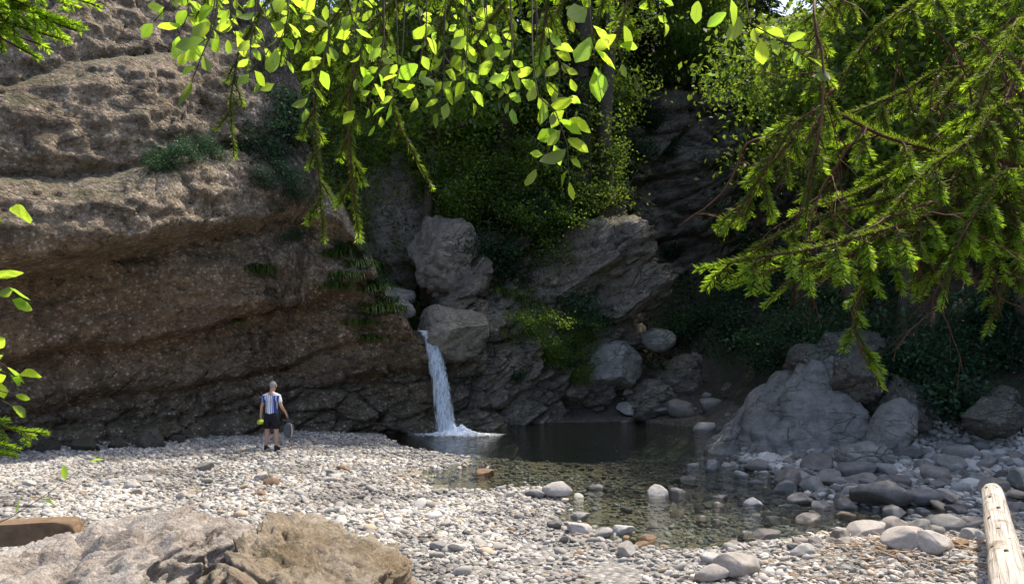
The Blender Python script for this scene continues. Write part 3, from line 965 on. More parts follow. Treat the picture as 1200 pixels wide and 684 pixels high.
# ------------------------------------------------------------------ gravel of countless pebbles
def pebbles(name, n, xr, yr, sub, rmin, rmax, seed):
    rg = np.random.default_rng(seed)
    x = rg.uniform(*xr, n * 3)
    y = rg.uniform(*yr, n * 3)
    z = H(x, y)
    patch = fbm(x, y, 0, 0.5, 3, 61)
    keep = (z > W_Z - 0.22 + 0.05 * rg.random(len(x))) & (z < 0.9) & (rg.random(len(x)) < np.clip((z + 0.07) * 11, 0.22, 1)) \
        & (rg.random(len(x)) < 0.85 + 1.5 * patch) & (np.abs(x) < 0.72 * y + 1.0)
    x, y, z = x[keep][:n], y[keep][:n], z[keep][:n]
    n = len(x)
    r = rmin + (rmax - rmin) * rg.random(n) ** 3.0
    V0, F0 = ICO[sub]
    nv = len(V0)
    bump = 1 + 0.22 * rg.uniform(-1, 1, (n, nv, 1)) * (0.6 if sub == 1 else 0.45)
    V = V0[None] * bump * np.stack([r, r * rg.uniform(0.6, 1, n), r * rg.uniform(0.35, 0.7, n)], -1)[:, None, :]
    a = rg.uniform(0, 6.28, n)
    tx, ty = rg.normal(0, 0.25, n), rg.normal(0, 0.25, n)
    V[..., 2] += V[..., 0] * tx[:, None] + V[..., 1] * ty[:, None]
    ca, sa = np.cos(a)[:, None], np.sin(a)[:, None]
    V = np.stack([V[..., 0] * ca - V[..., 1] * sa, V[..., 0] * sa + V[..., 1] * ca, V[..., 2]], -1)
    V = V + np.stack([x, y, z + r * 0.2], -1)[:, None, :]
    Fc = (F0[None] + (np.arange(n) * nv)[:, None, None]).reshape(-1, 3)
    g = rg.uniform(0.42, 1.12, n) * np.clip(0.92 + 0.9 * fbm(x, y, 0, 0.55, 4, 63), 0.5, 1.15)
    tint = np.where(rg.random(n)[:, None] < 0.07, np.array([1.05, 0.86, 0.66]), np.array([1.0, 0.985, 0.96]))
    c = np.repeat((g[:, None] * tint)[:, None, :], nv, 1).reshape(-1, 3)
    return V.reshape(-1, 3), Fc, c


M['pebble'] = plain('pebble', (0.51, 0.49, 0.455), 0.85, 0.25, 30, 0.3, 0.01, use_col=True)
mb = MB()
for args in (('a', 36000, (-7, 7.5), (7.2, 12.2), 2, 0.010, 0.060, 1), ('b', 44000, (-13, 8), (12, 17), 1, 0.014, 0.072, 2), ('c', 24000, (-13, 7), (16.8, 24), 1, 0.02, 0.09, 3),
             ('d', 9000, (4, 12), (11, 20), 1, 0.03, 0.12, 4), ('e', 900, (4.6, 11.6), (12.4, 18), 3, 0.07, 0.22, 5), ('f', 700, (-9, 3), (8.5, 16), 2, 0.05, 0.13, 6)):
    V, Fc, cc = pebbles(*args)
    mb.add(V, f3=Fc, col=cc)
struct(mb.build('gravel', M['pebble']), 'stuff')

# ------------------------------------------------------------------ waterfall
k = NT('falling_water')
co = k.n('TexCoord').outputs['Object']
mp = k.n('Mapping')
mp.inputs['Scale'].default_value = (7, 7, 0.6)
k.l(co, mp.inputs[0])
su = k.n('SeparateXYZ')
k.l(k.n('TexCoord').outputs['UV'], su.inputs[0])
edge = k.math('SUBTRACT', 1.0, k.math('POWER', k.math('ABSOLUTE', k.math('SUBTRACT', k.math('MULTIPLY', su.outputs[0], 2.0), 1.0)), 3.0))
a = k.ramp(k.math('ADD', k.noise(mp.outputs[0], 2.2, 7, 0.7), k.math('MULTIPLY', edge, 0.22)), [(0.52, 0.0), (0.76, 0.95)])
d = k.n('BsdfPrincipled', i_Roughness=0.25)
d.inputs['Base Color'].default_value = (0.80, 0.88, 0.96, 1)
d.inputs['Subsurface Weight'].default_value = 0.0
tl = k.n('BsdfTranslucent')
tl.inputs[0].default_value = (0.85, 0.9, 0.95, 1)
m1 = k.n('MixShader', i_Fac=0.35)
k.l(d.outputs[0], m1.inputs[1])
k.l(tl.outputs[0], m1.inputs[2])
t = k.n('BsdfTransparent')
m2 = k.n('MixShader')
k.l(a, m2.inputs[0])
k.l(t.outputs[0], m2.inputs[1])
k.l(m1.outputs[0], m2.inputs[2])
k.l(m2.outputs[0], k.out.inputs[0])
M['fall'] = k.m
fall = empty('waterfall', (-2.0, 24.7, W_Z))
tag(fall, 'narrow white waterfall pouring from a rock notch into the dark pool', 'waterfall')
fb = np.array([-2.0, 24.7, W_Z])


def sheet(x0, y0, z0, x1, y1, w0, w1, thick, seed, nu=26, nv=110):
    mb = MB()
    for side in (1, -1):
        v = np.linspace(0, 1, nv)[:, None]
        u = np.linspace(-1, 1, nu)[None, :]
        t = np.clip((v - 0.06) / 0.94, 0, 1)
        h = v ** 0.75
        cx = x0 + (x1 - x0) * h
        cy = y0 + (y1 - y0) * h
        z = z0 + (W_Z - z0) * (0.02 * v + 0.98 * t ** 1.75)
        w = (w0 + (w1 - w0) * v) * (1 + 0.18 * fbm(u * 0 + v * 6, np.sign(u) * 3.0, 0, 1.0, 3, seed)) * (1 - 0.25 * np.exp(-((v - 0.25) / 0.15) ** 2))
        X = cx + u * w
        Yc = cy - side * thick * np.sqrt(np.clip(1 - u * u, 0, 1)) * (0.4 + 0.6 * v)
        d = 0.10 * fbm(X * 6, v * 2.2, side * 3.0, 1.0, 4, seed + 3) * (0.3 + v)
        V = np.stack([X + 0.4 * d, Yc + 0 * X - d, z + 0 * X], -1).reshape(-1, 3) - fb
        i, j = np.meshgrid(np.arange(nv - 1), np.arange(nu - 1), indexing='ij')
        uv = np.stack([(u + 1) / 2 + 0 * v, v + 0 * u], -1).reshape(-1, 2)
        mb.add(V, uv=uv, f4=np.stack([i * nu + j, i * nu + j + 1, (i + 1) * nu + j + 1, (i + 1) * nu + j], -1).reshape(-1, 4))
    return mb


sheet(-3.06, 25.75, 3.2, -2.05, 24.75, 0.21, 0.33, 0.16, 3).build('falling_water', M['fall'], fall)
rg = np.random.default_rng(8)
mb = MB()
nr, na = 26, 80
rr = np.linspace(0, 1, nr)[:, None]
th = np.linspace(0, 2 * np.pi, na, endpoint=False)[None, :]
ex = 1 + 0.35 * fbm(np.cos(th) * 2, np.sin(th) * 2, 0, 1.0, 4, 4)
X = rr * np.cos(th) * 1.6 * ex + 0.25
Yv = rr * np.sin(th) * 0.7 * ex
Zv = 0.02 + 0.30 * np.exp(-(rr / 0.28) ** 2) * (1 + 0.8 * fbm(X * 5, Yv * 5, 0, 1.0, 3, 6)) + 0.05 * (1 - rr) * fbm(X * 9, Yv * 9, 0, 1.0, 3, 7) - 0.03 * rr ** 4
i, j = np.meshgrid(np.arange(nr - 1), np.arange(na), indexing='ij')
mb.add(np.stack([X, Yv, Zv], -1), f4=np.stack([i * na + j, (i + 1) * na + j, (i + 1) * na + (j + 1) % na, i * na + (j + 1) % na], -1).reshape(-1, 4))
V0, F0 = ICO[1]
for q in range(420):
    a, r0 = rg.uniform(0, 6.28), abs(rg.normal(0, 0.45))
    s = rg.uniform(0.006, 0.018)
    mb.add(V0 * s + np.array([0.1 + r0 * math.cos(a) * 1.1, r0 * math.sin(a) * 0.5, abs(rg.normal(0, 0.22)) * math.exp(-r0)]), f3=F0)
k = NT('foam')
co = k.n('TexCoord').outputs['Object']
sp = k.n('SeparateXYZ')
k.l(co, sp.inputs[0])
rad = k.math('SQRT', k.math('ADD', k.math('POWER', k.math('MULTIPLY', k.math('SUBTRACT', sp.outputs[0], 0.25), 0.66), 2.0), k.math('POWER', k.math('MULTIPLY', sp.outputs[1], 1.5), 2.0)))
al = k.ramp(k.math('ADD', k.math('MULTIPLY', rad, -0.42), k.noise(co, 7.0, 7, 0.7)), [(0.05, 0.0), (0.38, 1.0)])
d = k.n('BsdfDiffuse')
d.inputs[0].default_value = (0.80, 0.86, 0.92, 1)
t = k.n('BsdfTransparent')
m2 = k.n('MixShader')
k.l(al, m2.inputs[0])
k.l(t.outputs[0], m2.inputs[1])
k.l(d.outputs[0], m2.inputs[2])
k.l(m2.outputs[0], k.out.inputs[0])
mb.build('foam', k.m, fall)


# ------------------------------------------------------------------ foliage generators
def leaf_quads(mb, pos, size, rg, up=0.4, asp=0.55, var=0.35):
    n = len(pos)
    d = rg.normal(size=(n, 3))
    d[:, 2] -= 0.3
    d /= np.linalg.norm(d, axis=1)[:, None]
    nn = rg.normal(size=(n, 3)) + np.array([0, 0, up * 3])
    s = np.cross(nn, d)
    s /= np.linalg.norm(s, axis=1)[:, None] + 1e-9
    L = size * rg.uniform(0.6, 1.25, n)[:, None]
    fold = np.cross(d, s) * L * 0.12
    V = np.stack([pos, pos + d * L * 0.5 + s * L * asp * 0.5 + fold, pos + d * L, pos + d * L * 0.5 - s * L * asp * 0.5 + fold], 1)
    g = rg.uniform(1 - var, 1 + var, n)
    col = np.stack([g * rg.uniform(0.85, 1.25, n), g, g * rg.uniform(0.6, 1.2, n)], -1)
    mb.add(V.reshape(-1, 3), f4=np.arange(4 * n).reshape(n, 4), col=np.repeat(col, 4, 0))


def make_tree(seed, h, cr, n_leaf, size, crown_base=0.35):
    rg = np.random.default_rng(seed)
    root = empty('leafy_tree', (0, 0, 0))
    tk, cb = MB(), MB()
    lean = rg.normal(0, 0.04, 2)
    tp = np.array([[lean[0] * z + 0.1 * math.sin(z), lean[1] * z, z] for z in np.linspace(-0.6, h * 0.92, 12)])
    tk.tube(tp, np.linspace(0.022 * h, 0.03, 12), 8)
    cl = []
    for q in range(16):
        z0 = h * rg.uniform(crown_base, 0.85)
        a = q * 2.4 + rg.uniform(-.4, .4)
        ln = cr * (1.05 - abs(z0 / h - 0.5)) * rg.uniform(0.7, 1.15)
        p0 = np.array([lean[0] * z0, lean[1] * z0, z0])
        e = p0 + np.array([math.cos(a) * ln, math.sin(a) * ln, ln * rg.uniform(0.1, 0.7)])
        m = (p0 + e) / 2 + rg.normal(0, 0.15, 3) + [0, 0, 0.2]
        tk.tube(smooth_path([p0, m, e], 7), np.linspace(0.008 * h, 0.015, 7), 5)
        for w in np.linspace(0.35, 1.05, 5):
            cl.append((p0 + (e - p0) * w + rg.normal(0, 0.25, 3), cr * rg.uniform(0.16, 0.30)))
    for q in range(5):
        cl.append((np.array([lean[0] * h, lean[1] * h, h * 0.93]) + rg.normal(0, 0.4, 3), cr * 0.25))
    per = n_leaf // len(cl)
    for cpos, rad in cl:
        p = rg.normal(size=(per, 3)) * rad * np.array([0.75, 0.75, 0.42]) + cpos
        leaf_quads(cb, p, size, rg)
    tk.build('trunk', M['bark'], root)
    cb.build('crown', M['leaf'], root)
    return root


def make_conifer(seed, h, r0):
    rg = np.random.default_rng(seed)
    root = empty('conifer_tree', (0, 0, 0))
    tk, cb = MB(), MB()
    tk.tube([[0, 0, z] for z in np.linspace(-0.6, h, 10)], np.linspace(0.016 * h, 0.02, 10), 8)
    z = h * 0.08
    while z < h * 0.98:
        ln = r0 * (1 - z / h) ** 0.8 * rg.uniform(0.75, 1.15)
        a = rg.uniform(0, 6.28)
        dr = np.array([math.cos(a), math.sin(a), 0])
        pts = np.array([np.array([0, 0, z]) + dr * ln * t + np.array([0, 0, -0.35 * ln * t * t + 0.10 * ln * t]) for t in np.linspace(0, 1, 7)])
        tk.tube(pts, np.linspace(0.03, 0.006, 7), 4)
        nq = int(45 * ln + 12)
        t = rg.uniform(0.15, 1.05, nq)
        sd = np.cross(dr, [0, 0, 1])
        lat = rg.normal(0, 0.16, nq) * ln * (1.1 - t * 0.7)
        pp = np.array([0, 0, z]) + dr * (ln * t)[:, None] + sd * lat[:, None]
        pp[:, 2] += -0.35 * ln * t * t + 0.1 * ln * t - abs(rg.normal(0, 0.05, nq)) - 0.2 * abs(lat)
        d = dr * 0.6 + sd * np.sign(lat)[:, None] * 0.7 + rg.normal(0, 0.15, (nq, 3))
        d[:, 2] -= 0.45
        L = rg.uniform(0.16, 0.34, nq)[:, None]
        s = np.cross(d, [0, 0, 1.0]) + rg.normal(0, 0.3, (nq, 3))
        s /= np.linalg.norm(s, axis=1)[:, None]
        V = np.stack([pp, pp + d * L * .5 + s * L * .17, pp + d * L, pp + d * L * .5 - s * L * .17], 1)
        g = rg.uniform(0.7, 1.4, nq)
        cb.add(V.reshape(-1, 3), f4=np.arange(4 * nq).reshape(nq, 4), col=np.repeat(np.stack([g, g, g * 0.8], -1), 4, 0))
        z += rg.uniform(0.05, 0.12) * (1 + h * 0.01)
    tk.build('trunk', M['bark'], root)
    cb.build('needles', M['conifer'], root)
    return root


def make_shrub(seed, n=1500, size=0.13):
    rg = np.random.default_rng(seed)
    root = empty('shrub', (0, 0, 0))
    st, fo = MB(), MB()
    for q in range(11):
        a, rad = rg.uniform(0, 6.28), rg.uniform(0.2, 0.85)
        e = np.array([math.cos(a) * rad, math.sin(a) * rad, rg.uniform(0.4, 1.25)])
        st.tube(smooth_path([[0, 0, -0.15], e * 0.5 + [0, 0, 0.15], e], 6), np.linspace(0.02, 0.005, 6), 4)
        for w in (0.55, 0.8, 1.0):
            p = rg.normal(size=(n // 33, 3)) * np.array([0.26, 0.26, 0.13]) + e * w + rg.normal(0, 0.08, 3)
            leaf_quads(fo, p, size, rg, up=0.7)
    st.build('stem', M['bark'], root)
    fo.build('foliage', M['leaf_dark'], root)
    return root


def make_tuft(seed, n=130, ln=0.45, hang=1.0):
    rg = np.random.default_rng(seed)
    mb = MB()
    for q in range(n):
        a = rg.uniform(0, 6.28)
        d = np.array([math.cos(a), math.sin(a), 0]) * rg.uniform(0.2, 0.7)
        p0 = np.array([rg.normal(0, 0.12), rg.normal(0, 0.06), -0.03])
        L = ln * rg.uniform(0.5, 1.2)
        s = np.cross(d, [0, 0, 1.0])
        s = s / np.linalg.norm(s) * 0.011
        pts = [p0 + d * L * t + np.array([0, 0, L * (1.1 * t - hang * 1.2 * t * t)]) for t in (0, .35, .7, 1.0)]
        V = []
        for kx, p in enumerate(pts):
            w = (1, 0.9, 0.6, 0.1)[kx]
            V += [p - s * w, p + s * w]
        g = rg.uniform(0.6, 1.4)
        mb.add(np.array(V), f4=[(0, 1, 3, 2), (2, 3, 5, 4), (4, 5, 7, 6)], col=(g * 1.05, g, g * 0.8))
    return mb


rg = np.random.default_rng(77)
TREES = [make_tree(1, 11, 3.4, 9000, 0.20), make_tree(2, 9, 3.0, 8000, 0.18), make_tree(3, 13, 3.6, 10000, 0.21, 0.25), make_tree(9, 19, 3.7, 12000, 0.21, 0.56)]  # last one: tall, crown above the frame, added to cast shade
CONI = [make_conifer(4, 13, 2.3), make_conifer(5, 10, 1.9)]
BUSH = [make_tree(31, 4.2, 2.0, 9000, 0.12, 0.06), make_tree(32, 3.4, 1.8, 8000, 0.11, 0.05)]
for b_ in BUSH:
    b_.name = 'bushy_tree'
    b_.children[1].data.materials[0] = M['leaf_dark']
SHRUB = [make_shrub(6), make_shrub(7), make_shrub(8, 1900, 0.10)]
used = set()


def top_z(x, y):
    loc = bvh.ray_cast(Vector((x, y, 80)), Vector((0, 0, -1)))[0]
    return float(loc.z) if loc is not None else float(H(x, y))


def place(proto, x, y, s, z=None, label=None, cat=None, group=None, tilt=0.0):
    o = proto if proto.name not in used else copy_tree(proto)
    used.add(o.name)
    used.add(proto.name)
    o.location = (x, y, top_z(x, y) - 0.1 if z is None else z)
    o.rotation_euler = (rg.normal(0, tilt), rg.normal(0, tilt), rg.uniform(0, 6.28))
    o.scale = (s, s, s * rg.uniform(0.9, 1.12))
    tag(o, label, cat, group)
    return o


FOREST = [  # x, y, kind, scale, where; the tall t3 trees are added to cast shade
    (-7.5, 31, 't0', .75, 'a'), (-4.5, 33.5, 't1', .9, 'a'), (-2.0, 34.5, 't2', .75, 'a'), (-9.5, 36, 't2', 1, 'a'), (-6, 40, 't0', 1.1, 'a'), (-1.5, 40, 't2', 1.1, 'a'),
    (-12, 42, 't1', 1.2, 'a'), (-3, 46, 't0', 1.3, 'a'), (-9, 50, 't2', 1.3, 'a'),
    (0.8, 34.5, 'c1', .8, 'b'), (2.4, 35.6, 'c0', .85, 'b'), (4.2, 36.6, 'c1', 1.0, 'b'), (1.0, 39, 'c0', 1.1, 'b'), (4.5, 41, 'c0', 1.2, 'b'), (3.0, 37.5, 't1', .8, 'b'),
    (6.0, 43, 'c1', 1.3, 'b'), (2.5, 46, 't0', 1.4, 'b'), (7.5, 46, 'c0', 1.3, 'b'), (10, 44, 't2', 1.1, 'b'), (13, 45, 'c0', 1.2, 'b'),
    (-3.2, 29.3, 't0', 1.1, 'a'), (1.8, 31.4, 'c0', .95, 'b'), (3.0, 32.8, 'c1', 1.1, 'b'), (0.0, 33.0, 'c0', 1.2, 'b'), (4.4, 35.0, 'c1', 1.0, 'b'), (10.9, 34.8, 'c0', 1.2, 'c'), (11.2, 21.9, 't0', 1.15, 'c'),
    (13.6, 27.6, 't0', 1.2, 'c'), (10.2, 23.8, 't1', 1.2, 'c'), (-2.9, 31.3, 't3', 1.0, 'a'), (-0.4, 31.9, 't3', 1.0, 'a'), (1.0, 32.2, 't3', 1.3, 'b'), (2.7, 31.9, 't3', 1.3, 'b'), (9.2, 45.0, 't3', 1.3, 'b'), (11.8, 45.5, 't3', 1.3, 'b'), (7.2, 45.2, 't3', 1.3, 'b'), (3.7, 31.8, 't3', 1.0, 'b'), (11.0, 22.0, 't0', 1.0, 'c'), (12.4, 18.9, 't1', 1.0, 'c'), (14.6, 16.9, 't0', .9, 'c'),
    (16.5, 17.5, 't1', 1.1, 'c'), (15.0, 19.5, 't0', 1.1, 'c'),
    (-5, 60, 't2', 1.6, 'a'), (-14, 58, 't0', 1.6, 'a'), (3, 58, 't1', 1.7, 'b'), (11, 56, 'c0', 1.7, 'b'), (8, 52, 't2', 1.5, 'b'), (16, 54, 't0', 1.6, 'b'), (22, 52, 'c1', 1.8, 'b'),
    (28, 48, 't1', 1.5, 'b'), (0, 70, 'c0', 2.0, 'b'), (8, 68, 't0', 2.0, 'b'), (17, 66, 'c0', 2.0, 'b'), (-8, 72, 't1', 2.0, 'a'), (25, 62, 't2', 1.9, 'b'), (32, 58, 't0', 1.8, 'b'),
    (13, 33.5, 't0', .9, 'c'), (13.2, 25.6, 't1', .8, 'c'), 
    (20, 34, 't2', 1.1, 'c'), (15.5, 21, 't1', .9, 'c'), (18.5, 20.5, 'c0', .9, 'c'), (23, 30, 'c0', 1.1, 'c'),
    (22, 25, 't2', 1, 'c'), (25, 35, 't0', 1.2, 'c'), (16, 39, 't1', 1, 'c'), (20, 40, 'c0', 1.2, 'c'), (25, 42, 't2', 1.3, 'c'),
    (-14.5, 25, 't1', .8, 'd'), (-17, 22, 't0', .8, 'd'), (-12, 29, 't0', .8, 'd')]
LAB = {'t': {'a': 'light green leafy tree on the hill above the waterfall', 'b': 'leafy tree among dark conifers above the gorge wall',
             'c': 'leafy tree on the steep right bank behind the spruce boughs', 'd': 'leafy tree on top of the left cliff'},
       'c': {'b': 'dark conifer on the hill above the gorge wall', 'c': 'dark conifer among leafy trees on the right bank', 'a': '', 'd': ''}}
GRP = {'a': 'trees above the waterfall', 'b': 'trees above the gorge wall', 'c': 'trees on the right bank', 'd': 'trees on the cliff top'}
for x, y, kd, s, w in FOREST:
    pr = TREES[int(kd[1])] if kd[0] == 't' else CONI[int(kd[1])]
    place(pr, x, y, s, label=LAB[kd[0]][w], cat='tree', group=GRP[w] + (' (conifers)' if kd[0] == 'c' else ''), tilt=0.03)

for n, (x, y, s) in enumerate([(-2.6, 29.6, .9), (-1.2, 30.4, 1.1), (0.2, 30.2, .9), (1.2, 30.8, 1.1), (2.2, 31.3, 1.0), (3.2, 32.2, 1.0), (10.4, 40.9, 1.1), (12.2, 40.4, 1.2), (9.6, 42.0, 1.6), (11.6, 42.2, 1.6), (0.8, 31.6, 1.4), (2.8, 32.8, 1.4),
                                (-3.6, 31.0, 1.2), (-0.4, 32.4, 1.5), (1.8, 33.4, 1.6), (-5.0, 29.0, 1.0), (-6.4, 28.0, 1.0), (0.9, 29.2, .8), (2.4, 29.9, .6)]):
    place(BUSH[n % 2], x, y, s, label='dark bushy young tree on the crest of the gorge wall', cat='tree', group='bushy trees on the gorge wall crest', tilt=0.08)
# shrubs rooted on the gorge wall and its ledges
SH = [(560, 300), (585, 325), (610, 300), (640, 310), (600, 270), (630, 275), (660, 280), (575, 255), (610, 240), (645, 245), (680, 250), (700, 230), (560, 225), (590, 210),
      (630, 205), (665, 210), (700, 200), (730, 215), (745, 190), (620, 180), (660, 175), (700, 165), (735, 160), (560, 190), (530, 180), (600, 335), (640, 335), (670, 320),
      (505, 175), (480, 165), (540, 140), (590, 150), (640, 145), (690, 135), (740, 130), (770, 185), (760, 150), (860, 330), (840, 360), (880, 350), (820, 390), (870, 390),
      (800, 410), (790, 300), (520, 230), (350, 170), (330, 140), (320, 195), (850, 270), (600, 440), (690, 395)]
for n, (px, py) in enumerate(SH):
    loc, nor = hit(px + rg.normal(0, 5), py + rg.normal(0, 4))
    if loc is None:
        continue
    place(SHRUB[n % 3], loc[0] + nor[0] * 0.1, loc[1] + nor[1] * 0.1, rg.uniform(0.75, 1.25) * (1.0 if py < 420 else 0.5), z=loc[2] - 0.05,
          label='dark green shrub on the rock wall above the pool' if px < 780 else 'dark shrub in the shaded side gorge', cat='shrub',
          group='shrubs on the gorge wall' if px < 780 else 'shrubs in the side gorge', tilt=0.25)
for n in range(46):                         # bushes on the right bank
    x, y = rg.uniform(8.6, 16), rg.uniform(17.5, 33)
    if not inside(np.array([x]), np.array([y]), RIGHT_POLY)[0]:
        continue
    place(SHRUB[n % 3], x, y, rg.uniform(0.8, 1.4), label='leafy bush on the steep dark slope of the right bank', cat='shrub', group='bushes on the right bank', tilt=0.15)
for (px, py) in ((250, 186), (200, 192), (225, 190), (175, 200), (320, 195), (312, 222), (318, 245), (330, 262), (338, 285), (350, 240), (345, 215), (415, 300), (400, 290), (430, 330)):
    loc, nor = hit(px, py)
    place(SHRUB[2], loc[0], loc[1] - 0.02, rg.uniform(0.3, 0.6), z=loc[2] - 0.05, label='small green plant rooted in the left cliff face', cat='plant', group='plants on the left cliff', tilt=0.3)

TUFT = [make_tuft(s).build('grass_tuft', M['grass']) for s in (1, 2)]
for n, (px, py, lab) in enumerate([(300, 318, 'bright green grass tuft on the middle of the left cliff'), (275, 376, 'short green tuft in the long crack of the left cliff'),
                                   (452, 352, 'green grass hanging over the ledge left of the fall'), (440, 362, ''), (462, 362, ''), (430, 340, ''), (405, 325, ''), (418, 312, ''), (395, 335, ''),
                                   (425, 378, ''), (410, 290, ''), (590, 345, ''), (610, 350, ''), (625, 340, ''), (640, 352, ''), (575, 335, ''), (395, 300, ''), (432, 395, '')]):
    loc, nor = hit(px, py)
    if loc is None:
        continue
    o = TUFT[n] if n < 2 else TUFT[n % 2].copy()
    if n >= 2:
        C.objects.link(o)
    o.location = loc + nor * 0.03
    o.rotation_euler = (0, 0, rg.uniform(-0.5, 0.5))
    o.scale = (rg.uniform(1.5, 2.6),) * 3 if n != 1 else (0.8,) * 3
    if lab:
        tag(o, lab, 'grass tuft')
    elif px < 500:
        tag(o, 'grass tuft hanging down the cliff edge left of the fall', 'grass tuft', 'grass tufts left of the fall')
    else:
        tag(o, 'grass tuft on the gorge wall right of the fall', 'grass tuft', 'grass tufts on the gorge wall')

# low undergrowth nobody could count, on the hill and the right bank
mb = MB()
n = 60000
x = np.concatenate([rg.uniform(-14, 9, n // 2), rg.uniform(7, 26, n // 2)])
y = np.concatenate([rg.uniform(26, 52, n // 2), rg.uniform(15, 60, n // 2)])
z = H(x, y)
ok = (z > 1.6) & (fbm(x, y, 0, 0.5, 3, 90) > -0.12)
p = np.stack([x, y, z + rg.uniform(0.0, 0.45, n)], -1)[ok]
leaf_quads(mb, p, 0.20, rg, up=0.8)
struct(mb.build('undergrowth', M['leaf_dark']), 'stuff')


# ------------------------------------------------------------------ driftwood
def log_mesh(p0, p1, r0, r1, seed, n=40, seg=28, knots=()):
    p0, p1 = np.asarray(p0, float), np.asarray(p1, float)
    t = np.linspace(0, 1, n)
    ax = (p1 - p0) / np.linalg.norm(p1 - p0)
    a = np.cross(ax, [0, 0, 1.0])
    a /= np.linalg.norm(a)
    b = np.cross(a, ax)
    th = np.arange(seg) * 2 * np.pi / seg
    r = (r0 + (r1 - r0) * t)[:, None] * (1 + 0.10 * fbm(np.cos(th)[None, :] * 1.3, np.sin(th)[None, :] * 1.3, t[:, None] * 5, 1.0, 3, seed))
    r = r * (1 + 0.07 * fbm(np.cos(th)[None, :] * 7, np.sin(th)[None, :] * 7, t[:, None] * 2, 1.0, 3, seed + 2))
    V = p0 + (p1 - p0) * t[:, None, None] + r[..., None] * (a * np.cos(th)[:, None] + b * np.sin(th)[:, None])
    mb = MB()
    i, j = np.meshgrid(np.arange(n - 1), np.arange(seg), indexing='ij')
    q = np.stack([i * seg + j, i * seg + (j + 1) % seg, (i + 1) * seg + (j + 1) % seg, (i + 1) * seg + j], -1).reshape(-1, 4)
    V = np.vstack([V.reshape(-1, 3), p0 - ax * r0 * 0.18, p1 + ax * r1 * 0.3])
    f3 = [(n * seg, (k2 + 1) % seg, k2) for k2 in range(seg)] + [(n * seg + 1, (n - 1) * seg + k2, (n - 1) * seg + (k2 + 1) % seg) for k2 in range(seg)]
    uv = np.stack([np.abs(np.linspace(-1, 1, seg))[None, :] + 0 * t[:, None], t[:, None] + 0 * th[None, :]], -1).reshape(-1, 2)
    mb.add(V, f3=f3, f4=q, uv=np.vstack([uv, [[0.5, 0.0], [0.5, 1.0]]]))
    return mb, ax, a, b


k = NT('bleached_wood')
mp = k.n('Mapping')
mp.inputs['Scale'].default_value = (26, 5, 1)
k.l(k.n('TexCoord').outputs['UV'], mp.inputs[0])
gr = k.noise(mp.outputs[0], 1.0, 8, 0.7, 0.4)
pt = k.noise(k.n('TexCoord').outputs['Object'], 4.0, 7, 0.7)
c = k.mix(k.ramp(gr, [(0.36, 0.0), (0.55, 1.0)]), (0.30, 0.24, 0.18), (0.68, 0.63, 0.55))
c = k.mix(k.ramp(pt, [(0.52, 0.0), (0.62, 0.8)]), c, (0.26, 0.19, 0.12))
bp = k.n('Bump', i_Strength=1.0, i_Distance=0.03)
k.l(k.math('ADD', gr, pt), bp.inputs['Height'])
bs = k.n('BsdfPrincipled', i_Roughness=0.85)
k.l(c, bs.inputs['Base Color'])
k.l(bp.outputs[0], bs.inputs['Normal'])
k.l(bs.outputs[0], k.out.inputs[0])
M['bleached'] = k.m
M['knot'] = plain('dark_knot', (0.05, 0.04, 0.03), 0.9, 0.3, 20)
M['brown_wood'] = plain('brown_wood', (0.19, 0.125, 0.075), 0.85, 0.55, 10, 0.7, 0.02)
M['grey_wood'] = plain('grey_driftwood', (0.16, 0.14, 0.12), 0.9, 0.5, 9, 0.6, 0.02)
q0, q1 = P(1195, 740, 5.3), P(1163, 577, 9.6)
mid = (q0 + q1) / 2
lg = empty('log', mid - [0, 0, 0.2])
tag(lg, 'bleached white log with dark knots pointing away at the right edge', 'log')
mbl, ax, aa, bb = log_mesh(q0 - (mid - [0, 0, 0.2]), q1 - (mid - [0, 0, 0.2]), 0.150, 0.118, 3, n=90, seg=48)
mbl.build('trunk', M['bleached'], lg)
V0, F0 = ICO[3]
for t, an in ((0.96, 2.2), (0.95, 1.3), (0.83, 2.0), (0.80, 0.9), (0.7, 1.5), (0.62, 2.3), (0.55, 0.9), (0.5, 1.8), (0.43, 1.2), (0.38, 2.4), (0.33, 1.6)):
    c = q0 + (q1 - q0) * t - (mid - [0, 0, 0.2])
    nrm = aa * math.cos(an) + bb * math.sin(an)
    loc = c + nrm * (0.145 - 0.03 * t)
    sd = np.cross(nrm, ax)
    mb = MB()
    s = random.Random(int(t * 100)).uniform(0.014, 0.024)
    mb.add(loc + V0[:, :1] * sd * s + V0[:, 1:2] * ax * s * 1.7 + V0[:, 2:3] * nrm * s * 0.55, f3=F0)
    mb.build('knot', M['knot'], lg)
